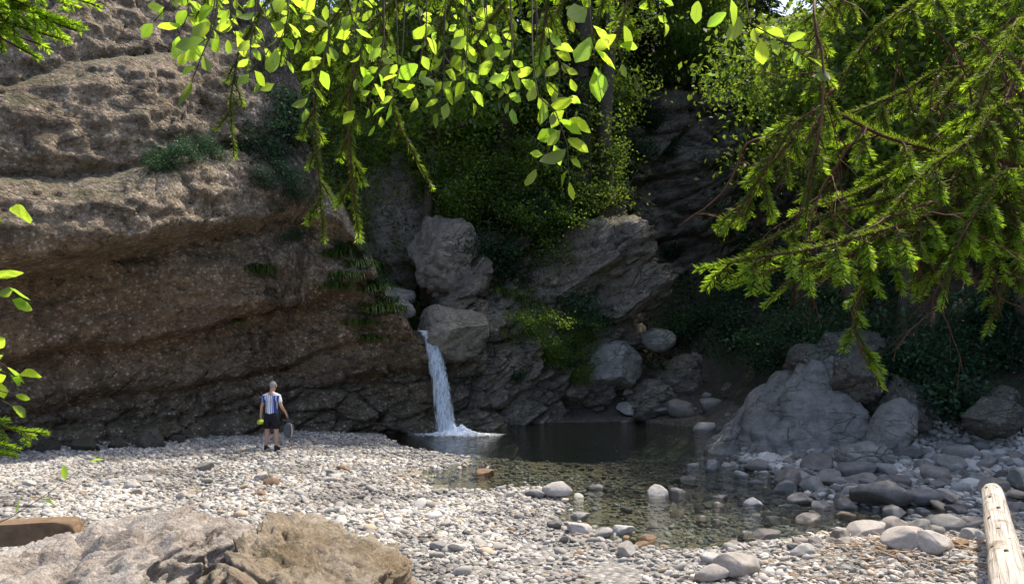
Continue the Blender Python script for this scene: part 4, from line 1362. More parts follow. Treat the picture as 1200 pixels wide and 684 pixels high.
# squared timber on the rock at the left edge
V, Fc = rock_geo(55, 5, n_planes=0, planes=[((0, -1, 0), 0.5), ((0, 1, 0), 0.5), ((0, 0, 1), 0.5), ((0, 0, -1), 0.5), ((1, 0, 0.05), 0.86), ((-1, 0, 0), 0.86)], rough=0.035, freq=2.5)
tb = build('timber', V * np.array([0.95, 0.24, 0.18]), [Fc], M['brown_wood'])
c = P(-10, 626, 6.7)
tb.location = (c[0] - 0.12, c[1], c[2])
tb.rotation_euler = (0, R(-2), R(8))
tag(tb, 'squared brown timber end lying behind the rock at the left edge', 'timber')
for n, (a, b, r) in enumerate([((800, 470, 31), (880, 448, 30), .11), ((770, 455, 32), (850, 470, 30.5), .07), ((815, 485, 29.8), (885, 470, 29.5), .14), ((790, 440, 33), (870, 430, 32), .06),
                               ((835, 500, 29), (880, 488, 28.8), .09), ((780, 492, 30), (835, 460, 31.5), .05), ((850, 455, 31), (905, 462, 30), .08)]):
    m, *_ = log_mesh(P(*a), P(*b), r, r * 0.6, 20 + n, 14, 10)
    o = m.build('driftwood_branch', M['grey_wood'])
    tag(o, ['thick dark log lying on the rubble behind the pale slab', 'thin crossing branch on the rubble beyond the pool', 'thickest driftwood log just above the far pool edge',
            'thin branch highest on the rubble beyond the pool', 'short driftwood log nearest the pale slab', 'steep thin stick leaning on the rubble left of the logs',
            'dark branch running behind the top of the pale slab'][n], 'driftwood')
# dry litter by the log
mb = MB()
for q in range(700):
    x, y = (rng.normal(4.3, 0.75), rng.normal(8.3, 0.65)) if q < 420 else (rng.uniform(-8, 3), rng.uniform(8, 19))
    z = float(H(x, y)) + rng.uniform(0.01, 0.07)
    a = rng.uniform(0, 3.14)
    L = rng.uniform(0.05, 0.28)
    d = np.array([math.cos(a), math.sin(a), rng.normal(0, 0.15)]) * L
    p = np.array([x, y, z])
    mb.tube([p, p + d * 0.5 + rng.normal(0, 0.012, 3), p + d], [0.006, 0.005, 0.003], 4, col=np.array([1, .9, .8]) * rng.uniform(0.6, 1.5))
struct(mb.build('litter', plain('dry_litter', (0.42, 0.33, 0.24), 0.9, 0.3, 20, use_col=True)), 'stuff')


# ------------------------------------------------------------------ foreground boughs
def needles_on(mb, pts, dens, ln, w, rg, tip_new=0.06, old=(0.50, 0.52, 0.40), new=(1.45, 1.5, 0.9)):
    pts = np.asarray(pts)
    seg = np.linalg.norm(np.diff(pts, axis=0), axis=1)
    s = np.concatenate([[0], np.cumsum(seg)])
    n = max(6, int(dens * s[-1]))
    q = np.sort(rg.uniform(0, s[-1], n))
    p = np.stack([np.interp(q, s, pts[:, k2]) for k2 in range(3)], -1)
    tg = np.gradient(pts, axis=0)
    tg = np.stack([np.interp(q, s, tg[:, k2]) for k2 in range(3)], -1)
    tg /= np.linalg.norm(tg, axis=1)[:, None]
    up = np.array([0.1, 0.2, 1.0])
    sd = np.cross(tg, up)
    sd /= np.linalg.norm(sd, axis=1)[:, None] + 1e-9
    nn = np.cross(sd, tg)
    th = rg.uniform(-0.75, np.pi + 0.75, n)
    rad = sd * np.cos(th)[:, None] * 1.0 + nn * np.sin(th)[:, None] * 0.65
    d = tg * rg.uniform(0.45, 0.8, n)[:, None] + rad * 0.8
    d /= np.linalg.norm(d, axis=1)[:, None]
    L = ln * rg.uniform(0.75, 1.15, n)[:, None] * np.clip((s[-1] - q) / 0.02 + 0.55, 0.5, 1)[:, None]
    wv = np.cross(d, rg.normal(size=(n, 3)))
    wv /= np.linalg.norm(wv, axis=1)[:, None] + 1e-9
    V = np.stack([p - wv * w * 0.5, p + wv * w * 0.5, p + d * L * 0.75 + wv * w * 0.4, p + d * L, p + d * L * 0.75 - wv * w * 0.4], 1)
    f = np.clip((q - (s[-1] - tip_new)) / 0.02, 0, 1)[:, None]
    c = (np.array(old) * (1 - f) + np.array(new) * f) * rg.uniform(0.8, 1.2, n)[:, None]
    base = (np.arange(n) * 5)[:, None]
    mb.add(V.reshape(-1, 3), f4=base + np.array([[0, 1, 2, 4]]), f3=base + np.array([[4, 2, 3]]), col=np.repeat(c, 5, 0))


def spruce_branch(path, seed, root, r0=0.007, side=0.22, step=0.045, droop=0.5, bare=0.25, dens=1500, sub=True, tip_new=0.055, needle=0.023, spread=1.0):
    rg = np.random.default_rng(seed)
    pts = smooth_path(path, 26)
    pts = pts + np.cumsum(rg.normal(0, 0.0022, pts.shape), 0)
    seg = np.linalg.norm(np.diff(pts, axis=0), axis=1)
    s = np.concatenate([[0], np.cumsum(seg)])
    T = s[-1]
    tw, nd = MB(), MB()
    tw.tube(pts, np.linspace(r0, 0.0018, len(pts)), 6)
    at = lambda q: np.array([np.interp(q, s, pts[:, k2]) for k2 in range(3)])
    needles_on(nd, np.array([at(q) for q in np.linspace(T * max(bare, 0.45), T, 10)]), dens, needle, 0.0018, rg, tip_new)
    q, sgn = T * bare, 1
    while q < T * 0.97:
        p = at(q)
        tg = at(min(q + 0.02, T)) - at(max(q - 0.02, 0))
        tg /= np.linalg.norm(tg)
        sd = np.cross(tg, np.array([rg.normal(0, 0.25), -0.45 + rg.normal(0, 0.25), 1.0]))
        sd /= np.linalg.norm(sd)
        L = side * (1 - 0.72 * (q / T) ** 1.4) * rg.uniform(0.65, 1.2)
        d = tg * 0.55 + sd * sgn * 0.8 * spread + np.array([0, 0, -droop * rg.uniform(0.5, 1.3)])
        d /= np.linalg.norm(d)
        sp = np.array([p + d * L * t + np.array([0, 0, -0.28 * droop * L * t * t]) + rg.normal(0, 0.0015, 3) for t in np.linspace(0, 1, 8)])
        tw.tube(sp, np.linspace(r0 * 0.35, 0.0011, 8), 4, cap=False)
        needles_on(nd, sp[1:], dens, needle, 0.0018, rg, tip_new)
        if sub and L > 0.07:
            w, s2 = 0.18, 1
            while w < 0.92:
                pp = sp[0] + (sp[-1] - sp[0]) * w
                d2 = d * 0.7 + np.cross(d, [0, 0.35, 1.0]) * s2 * 0.75 + np.array([0, 0, -0.25 * droop])
                d2 /= np.linalg.norm(d2)
                L2 = L * 0.42 * (1.1 - w) * rg.uniform(0.7, 1.3)
                s3 = np.array([pp + d2 * L2 * t + np.array([0, 0, -0.2 * L2 * t * t]) for t in np.linspace(0, 1, 5)])
                tw.tube(s3, np.linspace(0.0018, 0.001, 5), 4, cap=False)
                needles_on(nd, s3, dens, needle, 0.0018, rg, min(tip_new, L2 * 0.8))
                w += 0.21 + rg.uniform(0, 0.10)
                s2 = -s2
        sgn = -sgn
        q += step * rg.uniform(0.7, 1.3)
    br = tw.build('branch', M['twig'], root)
    nd.build('needles', M['needle'], br)
    br.location = -np.array(root.location)
    return br


def bare_twig(path, seed, root, r0=0.005, n_side=10, L=0.16):
    rg = np.random.default_rng(seed)
    pts = smooth_path(path, 22) + np.cumsum(rg.normal(0, 0.003, (22, 3)), 0)
    tw = MB()
    tw.tube(pts, np.linspace(r0, 0.0015, 22), 6)
    for q in range(n_side):
        a = rg.integers(3, 20)
        d = rg.normal(size=3) + np.array([0, 0, -0.7])
        d /= np.linalg.norm(d)
        l = L * rg.uniform(0.3, 1.1)
        sp = np.array([pts[a] + d * l * t + np.array([0, 0, -0.3 * l * t * t]) + rg.normal(0, 0.004, 3) * t for t in np.linspace(0, 1, 7)])
        tw.tube(sp, np.linspace(0.0022, 0.0009, 7), 4, cap=False)
        for e in range(2):
            d2 = d + rg.normal(0, 0.5, 3)
            m = sp[rg.integers(2, 6)]
            tw.tube([m, m + d2 * l * 0.2, m + d2 * l * 0.4 + [0, 0, -0.01]], [0.0014, 0.001, 0.0007], 4, cap=False)
    br = tw.build('branch', M['twig'], root)
    br.location = -np.array(root.location)
    return br


def px_path(pts, Y=None):
    return [P(*(q if len(q) == 3 else (*q, Y))) for q in pts]


# spruce at the right: trunk just outside the frame
tx, ty = 2.95, 2.95
spr = empty('spruce_tree', (tx, ty, float(H(tx, ty))))
tag(spr, 'old spruce with drooping reddish boughs hanging across the upper right', 'spruce')
tk = MB()
zz = np.linspace(-0.4, 5.6, 24)
tk.tube(np.stack([0.02 * np.sin(zz * 2), 0.02 * np.cos(zz * 1.7), zz], -1), np.linspace(0.2, 0.13, 24), 14)
tk.build('trunk', M['bark'], spr)
TR = lambda z: np.array([tx - 0.1, ty - 0.03, z])
SB = [  # path, radius, side length, step, droop, bare, tip_new
    ([TR(3.2), *px_path([(1240, 60, 2.4), (1170, 130, 2.2), (1120, 200, 2.1), (1090, 260, 2.0), (1060, 330, 1.95)])], .014, .30, .040, .6, .2, .04),
    ([TR(2.9), *px_path([(1200, 190, 2.3), (1090, 172, 2.1), (1020, 148, 2.0), (968, 120, 1.95), (930, 150, 1.9), (890, 215, 1.9), (855, 270, 1.9)])], .012, .26, .045, .7, .35, .05),
    ([TR(2.8), *px_path([(1190, 220, 2.2), (1085, 246, 1.95), (1000, 272, 1.85), (930, 290, 1.8), (870, 296, 1.78), (820, 310, 1.75)])], .010, .24, .035, .9, .3, .07),
    ([TR(2.75), *px_path([(1180, 240, 2.2), (1080, 270, 2.0), (1020, 320, 1.9), (1000, 370, 1.85), (1015, 410, 1.82), (1040, 450, 1.8)])], .009, .20, .034, .9, .35, .07),
    ([TR(2.72), *px_path([(1210, 250, 2.3), (1150, 275, 2.1), (1110, 300, 2.0), (1080, 350, 1.95)])], .008, .22, .036, .9, .3, .07),
    ([TR(2.70), *px_path([(1260, 260, 2.4), (1200, 270, 2.2), (1170, 300, 2.1), (1150, 340, 2.05)])], .008, .22, .04, .9, .3, .07),
    ([TR(2.85), *px_path([(1160, 200, 2.4), (1060, 230, 2.2), (960, 260, 2.1), (900, 290, 2.05), (850, 320, 2.0)])], .008, .26, .04, .8, .25, .05),
    ([TR(3.0), *px_path([(1150, 150, 2.5), (1060, 190, 2.35), (980, 230, 2.25), (920, 250, 2.2)])], .008, .28, .042, .8, .2, .03),
    ([TR(3.5), *px_path([(1230, 10, 2.6), (1150, 60, 2.5), (1090, 120, 2.4), (1060, 180, 2.4)])], .010, .30, .05, .7, .2, .03),
    ([TR(3.9), *px_path([(1130, -60, 2.6), (1040, -30, 2.4), (970, 10, 2.2), (962, 70, 2.0), (968, 130, 1.85), (955, 200, 1.8), (945, 262, 1.78)])], .008, .17, .05, .9, .55, .03),
    ([TR(2.78), *px_path([(1140, 260, 2.1), (1040, 300, 1.95), (960, 310, 1.85), (900, 325, 1.8), (850, 345, 1.78)])], .008, .20, .036, .9, .35, .07),
    ([TR(2.66), *px_path([(1230, 300, 2.3), (1190, 310, 2.2), (1165, 345, 2.15), (1150, 390, 2.1)])], .006, .16, .045, .8, .3, .05),
    # a long limb reaching left over the viewer
    ([TR(4.2), *px_path([(1000, -90, 2.7), (760, -70, 2.6), (620, -20, 2.5), (560, 40, 2.4), (530, 110, 2.35)])], .013, .34, .05, .7, .45, .03),
    ([TR(4.1), *px_path([(900, -100, 2.5), (680, -60, 2.4), (530, -30, 2.35), (440, 30, 2.3), (410, 130, 2.2), (418, 240, 2.2), (425, 285, 2.2)])], .012, .20, .045, 1.0, .55, .03),
    ([TR(4.15), *px_path([(900, -120, 2.6), (640, -90, 2.5), (470, -50, 2.4), (390, 20, 2.35), (365, 130, 2.3), (375, 230, 2.25), (376, 285, 2.2)])], .011, .20, .045, 1.0, .55, .03),
    ([TR(4.3), *px_path([(900, -120, 2.8), (620, -90, 2.7), (480, -30, 2.6), (450, 60, 2.5), (475, 140, 2.45), (515, 215, 2.4)])], .010, .20, .05, .8, .5, .02),
    ([TR(4.25), *px_path([(900, -110, 2.9), (720, -60, 2.9), (660, -10, 2.8), (630, 60, 2.7)])], .009, .30, .05, .7, .4, .02),
    ([TR(4.3), *px_path([(800, -120, 2.7), (540, -100, 2.6), (360, -40, 2.5), (290, 30, 2.4), (265, 110, 2.4), (270, 190, 2.35)])], .009, .20, .05, .9, .6, .02),
    ([TR(4.2), *px_path([(960, -110, 2.5), (700, -90, 2.3), (560, -40, 2.15), (520, 20, 2.1), (505, 75, 2.1)])], .008, .22, .045, .8, .5, .04),
    ([TR(4.2), *px_path([(960, -120, 2.4), (740, -90, 2.2), (660, -40, 2.05), (640, 20, 2.0), (632, 80, 2.0)])], .008, .20, .045, .8, .5, .04),
    ([TR(4.2), *px_path([(960, -120, 2.4), (800, -90, 2.2), (720, -40, 2.0), (690, 10, 1.95), (680, 60, 1.95)])], .008, .20, .045, .8, .5, .04),
    ([TR(4.3), *px_path([(900, -140, 2.6), (600, -110, 2.4), (430, -60, 2.25), (345, 0, 2.2), (330, 70, 2.2)])], .008, .20, .045, .8, .55, .04),
    ([TR(4.3), *px_path([(900, -150, 2.6), (560, -120, 2.4), (380, -70, 2.2), (260, -30, 2.1), (225, 30, 2.1)])], .008, .20, .045, .8, .6, .04),
    ([TR(3.6), *px_path([(1180, -20, 2.5), (1080, 0, 2.3), (1010, 50, 2.2), (980, 110, 2.15)])], .008, .28, .04, .8, .2, .03),
    ([TR(3.4), *px_path([(1240, 30, 2.4), (1190, 60, 2.2), (1160, 110, 2.1), (1150, 190, 2.05)])], .008, .26, .04, .8, .2, .03),
    ([TR(3.1), *px_path([(1210, 120, 2.2), (1130, 160, 2.0), (1060, 215, 1.95), (1020, 290, 1.9)])], .008, .24, .038, .8, .2, .04),
    ([TR(2.95), *px_path([(1220, 200, 2.1), (1160, 230, 1.95), (1120, 290, 1.9), (1105, 360, 1.9)])], .007, .2, .038, .9, .25, .05),
    ([TR(3.3), *px_path([(1160, 80, 2.6), (1050, 110, 2.5), (930, 160, 2.4), (880, 220, 2.4), (865, 270, 2.4)])], .008, .28, .042, .8, .2, .03),
    ([TR(2.74), *px_path([(1120, 270, 2.0), (1000, 295, 1.85), (930, 320, 1.8), (900, 355, 1.78)])], .007, .17, .036, .9, .45, .07),
    ([TR(4.0), *px_path([(1000, -60, 2.8), (820, -40, 2.7), (740, 0, 2.6), (720, 60, 2.5)])], .008, .26, .05, .7, .35, .04),
]
for n, (pth, r0, sd, st, dr, ba, tn) in enumerate(SB):
    spruce_branch(pth, 300 + n, spr, r0, sd, st * 1.6, dr * 0.8, ba, 1450, True, tn * 1.2)
for n, pth in enumerate([[(1000, -40, 2.3), (960, 0, 1.9), (966, 60, 1.85), (966, 130, 1.8), (952, 215, 1.8), (944, 262, 1.8)], [(985, 100, 2.0), (930, 150, 2.0), (880, 170, 2.0), (850, 220, 2.0), (800, 255, 2.0)],
                         [(1150, 160, 2.3), (1120, 60, 2.3), (1060, 20, 2.3), (1040, 90, 2.3)], [(1180, 100, 2.2), (1140, 40, 2.3), (1100, 90, 2.3), (1090, 140, 2.3)],
                         [(1200, 80, 2.2), (1160, 150, 2.1), (1120, 200, 2.1), (1100, 235, 2.05)], [(1215, 100, 2.25), (1170, 170, 2.15), (1125, 225, 2.1), (1095, 262, 2.05)],
                         [(1230, 50, 2.3), (1190, 130, 2.2), (1160, 190, 2.15), (1110, 250, 2.1)], [(1100, 240, 2.0), (1040, 255, 1.9), (990, 280, 1.85), (960, 285, 1.85)],
                         [(1010, 150, 2.0), (960, 230, 1.95), (935, 300, 1.9), (930, 360, 1.9)], [(1150, 220, 2.1), (1110, 300, 2.05), (1090, 350, 2.0), (1085, 385, 2.0)],
                         [(1210, 170, 2.2), (1190, 240, 2.15), (1175, 300, 2.1), (1180, 370, 2.1)]]):
    bare_twig(px_path(pth), 500 + n, spr, 0.0055 if n < 2 else 0.004, 12, 0.17)

# leafy tree whose limb crosses above the frame
ex_, ey_ = -3.2, 0.6
elm = empty('elm_tree', (ex_, ey_, float(H(ex_, ey_))))
tag(elm, 'leafy tree whose bright backlit toothed leaves hang across the top', 'tree')
tk = MB()
b0 = np.array([ex_, ey_, float(H(ex_, ey_))])
tk.tube(smooth_path([[0, 0, -0.3], [0.05, 0.05, 1.5], [0.2, 0.2, 2.7], [0.9, 0.7, 3.15], [2.2, 1.3, 3.2], [3.6, 1.6, 3.12], [4.8, 1.7, 3.05]], 40), np.linspace(0.13, 0.012, 40), 10)
tk.build('trunk', M['bark'], elm)
LIMB = smooth_path([b0 + q for q in ([0.9, 0.7, 3.15], [2.2, 1.3, 3.2], [3.6, 1.6, 3.12], [4.8, 1.7, 3.05])], 40)


def add_leaf(mb, base, d, nrm, L, rg, wid=0.55):
    d = d / np.linalg.norm(d)
    s = np.cross(nrm, d)
    s /= np.linalg.norm(s) + 1e-9
    nn = np.cross(d, s)
    t = np.array([0, .08, .2, .35, .5, .65, .8, .92, 1.0])
    w = np.array([0.02, .30, .62, .90, 1.0, .92, .66, .26, 0.0]) * L * wid * 0.5
    curl = rg.uniform(-0.12, 0.42)
    fold = rg.uniform(0.0, 0.5)
    w = w * (1 + 0.12 * np.sin(np.arange(9) * rg.uniform(0.6, 1.4) + rg.uniform(0, 6)))
    bend = rg.normal(0, 0.10)
    V, UV = [], []
    for kx in range(9):
        c = base + d * L * t[kx] - nn * curl * L * t[kx] ** 2 + s * bend * L * t[kx] ** 2
        ser = 1 + (0.05 if kx % 2 else -0.04)
        for e in (-1, -0.5, 0, 0.5, 1):
            V.append(c + s * w[kx] * e * (ser if abs(e) == 1 else 1) + nn * w[kx] * abs(e) * fold)
            UV.append((t[kx], 0.5 + e * 0.5))
    q = [(a * 5 + b, a * 5 + b + 1, (a + 1) * 5 + b + 1, (a + 1) * 5 + b) for a in range(8) for b in range(4)]
    g = rg.uniform(0.62, 1.18)
    mb.add(np.array(V), f4=q, col=(g * rg.uniform(0.9, 1.2), g, g * rg.uniform(0.7, 1.3)), uv=np.array(UV))


def leafy_branch(path, seed, n, L, parent, name='branch', mat='elm', start=0.3, r0=0.0035):
    rg = np.random.default_rng(seed)
    pts = smooth_path(path, 18)
    tw, lf = MB(), MB()
    tw.tube(pts, np.linspace(r0, 0.0012, 18), 5)
    sgn = 1
    for kx, q in enumerate(np.linspace(start, 1.0, n)):
        f = q * 17
        a = int(min(f, 16))
        p = pts[a] + (pts[a + 1] - pts[a]) * (f - a)
        tg = pts[a + 1] - pts[a]
        tg /= np.linalg.norm(tg)
        side = np.cross(tg, [0.2 * rg.normal(), -1.0, 0.3 * rg.normal()])
        side /= np.linalg.norm(side)
        last = kx == n - 1
        d = tg * (1.0 if last else 0.55) + side * sgn * (0.1 if last else 0.8) + rg.normal(0, 0.18, 3) + np.array([0, 0, -0.25])
        d /= np.linalg.norm(d)
        nrm = np.array([rg.normal(0.3, 0.55), 0.7 + rg.normal(0, 0.45), 0.65 + rg.normal(0, 0.4)])
        pet = p + d * L * 0.12
        tw.tube([p, (p + pet) / 2 + [0, 0, -0.001], pet], [0.0009, 0.0008, 0.0008], 4, cap=False)
        add_leaf(lf, pet, d, nrm, L * rg.uniform(0.55, 1.2) * (0.75 + 0.35 * q), rg, rg.uniform(0.46, 0.62))
        sgn = -sgn
    br = tw.build(name, M['twig_grey'], parent)
    lf.build('foliage', M[mat], br)
    br.location = -np.array(parent.location)
    return br


SPR = [([(250, 15), (240, 55), (226, 92)], 6, .075, 1.8), ([(300, 10), (292, 55), (300, 95)], 7, .065, 1.9), ([(385, 40), (372, 85), (358, 125)], 8, .062, 2.0),
       ([(450, 50), (440, 85), (432, 125)], 9, .06, 1.95), ([(500, 20), (492, 70), (488, 112)], 8, .065, 1.95), ([(548, 40), (545, 85), (553, 118)], 7, .065, 2.0),
       ([(600, 70), (590, 100), (600, 125)], 8, .06, 1.95), ([(625, 85), (648, 125), (664, 165), (667, 210)], 12, .070, 1.75), ([(690, 0), (694, 40), (698, 75)], 5, .085, 1.8),
       ([(735, 0), (722, 40), (728, 72)], 5, .07, 1.85), ([(772, -20), (776, 5), (778, 25)], 4, .07, 1.85), ([(860, -20), (855, 0), (853, 30)], 4, .07, 1.8),
       ([(880, 30), (908, 42), (930, 56), (955, 75)], 7, .068, 1.85), ([(815, -50), (818, -20), (819, -2)], 3, .07, 1.8), ([(410, 10), (425, 50), (418, 90)], 7, .06, 2.1),
       ([(640, 20), (650, 60), (668, 90)], 7, .065, 2.0), ([(520, 60), (520, 95), (512, 130)], 6, .06, 2.05), ([(470, 80), (455, 120), (440, 145)], 7, .055, 2.05),
       ([(570, 20), (580, 60), (575, 95)], 7, .06, 2.15), ([(215, -20), (222, 10), (210, 40)], 6, .07, 2.0), ([(335, -10), (338, 20), (325, 55)], 7, .07, 2.0), ([(275, -20), (268, 10), (276, 40)], 6, .07, 2.1)]
rg = np.random.default_rng(19)
for q in range(34):
    a = rg.uniform(200, 720)
    b = rg.uniform(-15, 45)
    SPR.append(([(a + rg.normal(0, 15), b - 60), (a, b - 15), (a + rg.normal(0, 38), b + 20)], 7, .06, rg.uniform(2.3, 3.1)))
for pth, nl, L, Y in list(SPR[:22]):
    for q in range(0 if nl < 6 else 1):
        (a0, b0_), (a1, b1_) = pth[0], pth[-1]
        SPR.append(([(a0 + rg.normal(0, 8), b0_ - 15), (a0 + (a1 - a0) * .4 + rg.normal(0, 16), b0_ + (b1_ - b0_) * .35), (a1 + rg.normal(0, 30), b1_ - rg.uniform(5, 45))], max(4, nl - 2), L, Y + rg.uniform(0.05, 0.3)))
for n, (pth, nl, L, Y) in enumerate(SPR):
    pw = px_path(pth, Y)
    lp = LIMB[np.argmin(np.abs(LIMB[:, 0] - pw[0][0] * 1.0))]
    up = (lp + pw[0]) / 2 + np.array([0, 0, 0.05])
    full = [lp, up] + pw
    d = np.concatenate([[0], np.cumsum(np.linalg.norm(np.diff(np.array(full), axis=0), axis=1))])
    leafy_branch(full, 700 + n, nl, L * 0.72, elm, start=d[2] / d[-1])

# small boughs entering at the left edge
sx, sy = -2.75, 2.1
sp2 = empty('young_spruce_tree', (sx, sy, float(H(sx, sy))))
tag(sp2, 'young spruce with bright fresh tips poking into the top left corner', 'spruce')
tk = MB()
zz = np.linspace(-0.3, 3.6, 16)
tk.tube(np.stack([0.01 * np.sin(zz * 3), 0 * zz, zz], -1), np.linspace(0.07, 0.02, 16), 10)
tk.build('trunk', M['bark'], sp2)
for n, (z, pth) in enumerate([(3.6, [(-60, -30), (10, 0), (70, 15), (105, 30)]), (3.5, [(-80, -10), (-10, 20), (40, 35), (75, 45)]), (3.8, [(-60, -60), (20, -30), (80, -10), (118, 5)]), (3.55, [(-60, 0), (-20, 30), (10, 45), (35, 52)]),
                              (3.65, [(-60, -45), (0, -15), (50, 0), (95, 18)]), (3.5, [(-70, 5), (-20, 22), (25, 48), (52, 62)]), (3.6, [(-50, -20), (20, 12), (60, 28), (88, 40)]), (2.35, [(-80, 500), (-30, 515), (0, 522), (30, 528)]),
                              (2.35, [(-80, 470), (-20, 490), (15, 497), (42, 500)]), (2.3, [(-80, 490), (-30, 505), (5, 512), (26, 520)])]):
    spruce_branch([np.array([sx + 0.03, sy, z - 0.0])] + px_path(pth, 1.5 if z > 3 else 1.9), 900 + n, sp2, 0.006, 0.15, 0.028, 0.5, 0.4, 1700, True, 0.10, 0.017)
sx, sy = -2.35, 2.5
sap = empty('sapling', (sx, sy, float(H(sx, sy))))
tag(sap, 'slender sapling whose light leaves peek in along the left edge', 'sapling')
tk = MB()
tk.tube(smooth_path([[0, 0, -0.2], [0.05, -0.1, 0.8], [0.25, -0.3, 1.5], [0.45, -0.35, 2.1], [0.5, -0.3, 2.6]], 20), np.linspace(0.016, 0.003, 20), 6)
tk.build('trunk', M['twig_grey'], sap)
s0 = np.array(sap.location)
for n, (z, pth, nl, L) in enumerate([([0.48, -0.33, 2.3], [(-50, 235), (-20, 240), (8, 245)], 4, .06), ([0.4, -0.33, 1.9], [(-40, 318), (-15, 325), (8, 335)], 5, .05), ([0.3, -0.3, 1.6], [(-40, 425), (-10, 430), (10, 438)], 6, .05),
                                     ([0.3, -0.3, 1.5], [(-40, 450), (-10, 455), (15, 462)], 6, .05), ([0.3, -0.3, 1.62], [(-40, 405), (-14, 418), (6, 428)], 6, .05),
                                     ([0.3, -0.3, 1.55], [(-40, 440), (-12, 462), (12, 474)], 6, .05), ([0.4, -0.33, 1.9], [(-40, 330), (-12, 345), (12, 350)], 5, .045), ([0.3, -0.3, 1.52], [(-40, 438), (-8, 445), (20, 440)], 6, .045)]):
    leafy_branch([s0 + z] + px_path(pth, 2.0), 950 + n, nl + 4, L * 1.1, sap, start=0.45)
# thin bare shoot rising from the lower left
sx, sy, sz = ground_at(-30, 640)
sh2 = empty('shoot', (-2.9, 4.3, float(H(-2.9, 4.3))))
tag(sh2, 'thin arching shoot with a few tiny leaves over the timber', 'plant')
leafy_branch([np.array(sh2.location)] + px_path([(-30, 640, 4.3), (10, 608, 4.3), (60, 575, 4.4), (103, 542, 4.5)]), 990, 5, .075, sh2, name='stem', start=0.62, r0=0.006)
k3 = bpy.data.objects


# ------------------------------------------------------------------ the visitor
def skin(name, verts, edges, radii, mat, parent, sub=2, root=0):
    me = bpy.data.meshes.new(name)
    me.from_pydata([tuple(v) for v in verts], edges, [])
    o = bpy.data.objects.new(name, me)
    C.objects.link(o)
    md = o.modifiers.new('Skin', 'SKIN')
    md.use_smooth_shade = True
    sk = me.skin_vertices[0].data
    for kx, r in enumerate(radii):
        sk[kx].radius = r if isinstance(r, tuple) else (r, r)
        sk[kx].use_root = kx == root
    ss = o.modifiers.new('Subsurf', 'SUBSURF')
    ss.levels = ss.render_levels = sub
    dg = bpy.context.evaluated_depsgraph_get()
    m2 = bpy.data.meshes.new_from_object(o.evaluated_get(dg))
    bpy.data.objects.remove(o)
    m2.materials.clear()
    m2.materials.append(mat)
    m2.polygons.foreach_set('use_smooth', np.ones(len(m2.polygons), bool))
    o = bpy.data.objects.new(name, m2)
    C.objects.link(o)
    o.parent = parent
    return o


M['skin'] = plain('skin', (0.50, 0.29, 0.20), 0.6, 0.1, 20, 0.1)
M['shorts'] = plain('black_cloth', (0.012, 0.012, 0.015), 0.8, 0.2, 30)
M['shoe'] = plain('dark_shoe', (0.03, 0.03, 0.033), 0.7, 0.2, 30)
M['hair'] = plain('grey_hair', (0.34, 0.33, 0.31), 0.7, 0.5, 60, 0.6, 0.01)
M['lime'] = plain('lime_plastic', (0.42, 0.55, 0.04), 0.4, 0.1, 20, 0.1)
M['dark_cloth'] = plain('dark_fabric', (0.10, 0.10, 0.11), 0.8, 0.3, 30)
M['white_trim'] = plain('white_trim', (0.5, 0.5, 0.5), 0.6, 0.1, 30)
k = NT('striped_jersey')
co = k.n('TexCoord').outputs['Object']
sp = k.n('SeparateXYZ')
k.l(co, sp.inputs[0])
xx = k.math('ADD', sp.outputs[0], k.math('MULTIPLY', k.math('SINE', k.math('MULTIPLY', sp.outputs[2], 6.0)), 0.012))
blue = None
for cx, w in ((-0.175, 0.035), (-0.098, 0.011), (-0.045, 0.006), (0.025, 0.008), (0.072, 0.010), (0.125, 0.03), (0.21, 0.03), (-0.24, 0.02)):
    f = k.math('LESS_THAN', k.math('ABSOLUTE', k.math('SUBTRACT', xx, cx)), w)
    blue = f if blue is None else k.math('MAXIMUM', blue, f)
blue = k.math('MULTIPLY', blue, k.math('LESS_THAN', sp.outputs[2], 1.43))
cc = k.mix(blue, (0.74, 0.76, 0.80), (0.030, 0.055, 0.30))
bp = k.n('Bump', i_Strength=0.4, i_Distance=0.02)
k.l(k.noise(co, 9, 4), bp.inputs['Height'])
bs = k.n('BsdfPrincipled', i_Roughness=0.7)
k.l(cc, bs.inputs['Base Color'])
k.l(bp.outputs[0], bs.inputs['Normal'])
k.l(bs.outputs[0], k.out.inputs[0])
M['jersey'] = k.m

mx, my, mz = ground_at(318, 528)
man = empty('person', (mx, my, mz), R(-8))
MS = 0.94
man.scale = (MS,) * 3
tag(man, 'man seen from behind in white and blue striped jersey and black shorts', 'person')
# facing +Y (away from the viewer); x to his right
V = [(0, 0, 0.95), (0, 0.01, 1.12), (0, 0.02, 1.30), (0, 0.02, 1.42), (0, 0.035, 1.52), (0.01, 0.07, 1.60), (0.012, 0.085, 1.68), (0.012, 0.08, 1.745),   # 0-7 spine, head
     (-0.10, 0, 0.90), (-0.125, 0.015, 0.50), (-0.135, -0.02, 0.10), (-0.14, 0.04, 0.05), (-0.15, 0.15, 0.035),                  # left leg 8-12
     (0.10, 0, 0.90), (0.125, 0.015, 0.50), (0.135, -0.02, 0.10), (0.14, 0.04, 0.05), (0.155, 0.15, 0.035),                     # right leg 13-17
     (-0.185, 0.02, 1.405), (-0.265, 0.0, 1.13), (-0.315, 0.06, 0.90), (-0.325, 0.075, 0.83),                                     # left arm 18-21
     (0.185, 0.02, 1.405), (0.285, -0.03, 1.15), (0.335, 0.12, 0.98), (0.345, 0.16, 0.92)]                                         # right arm 22-25
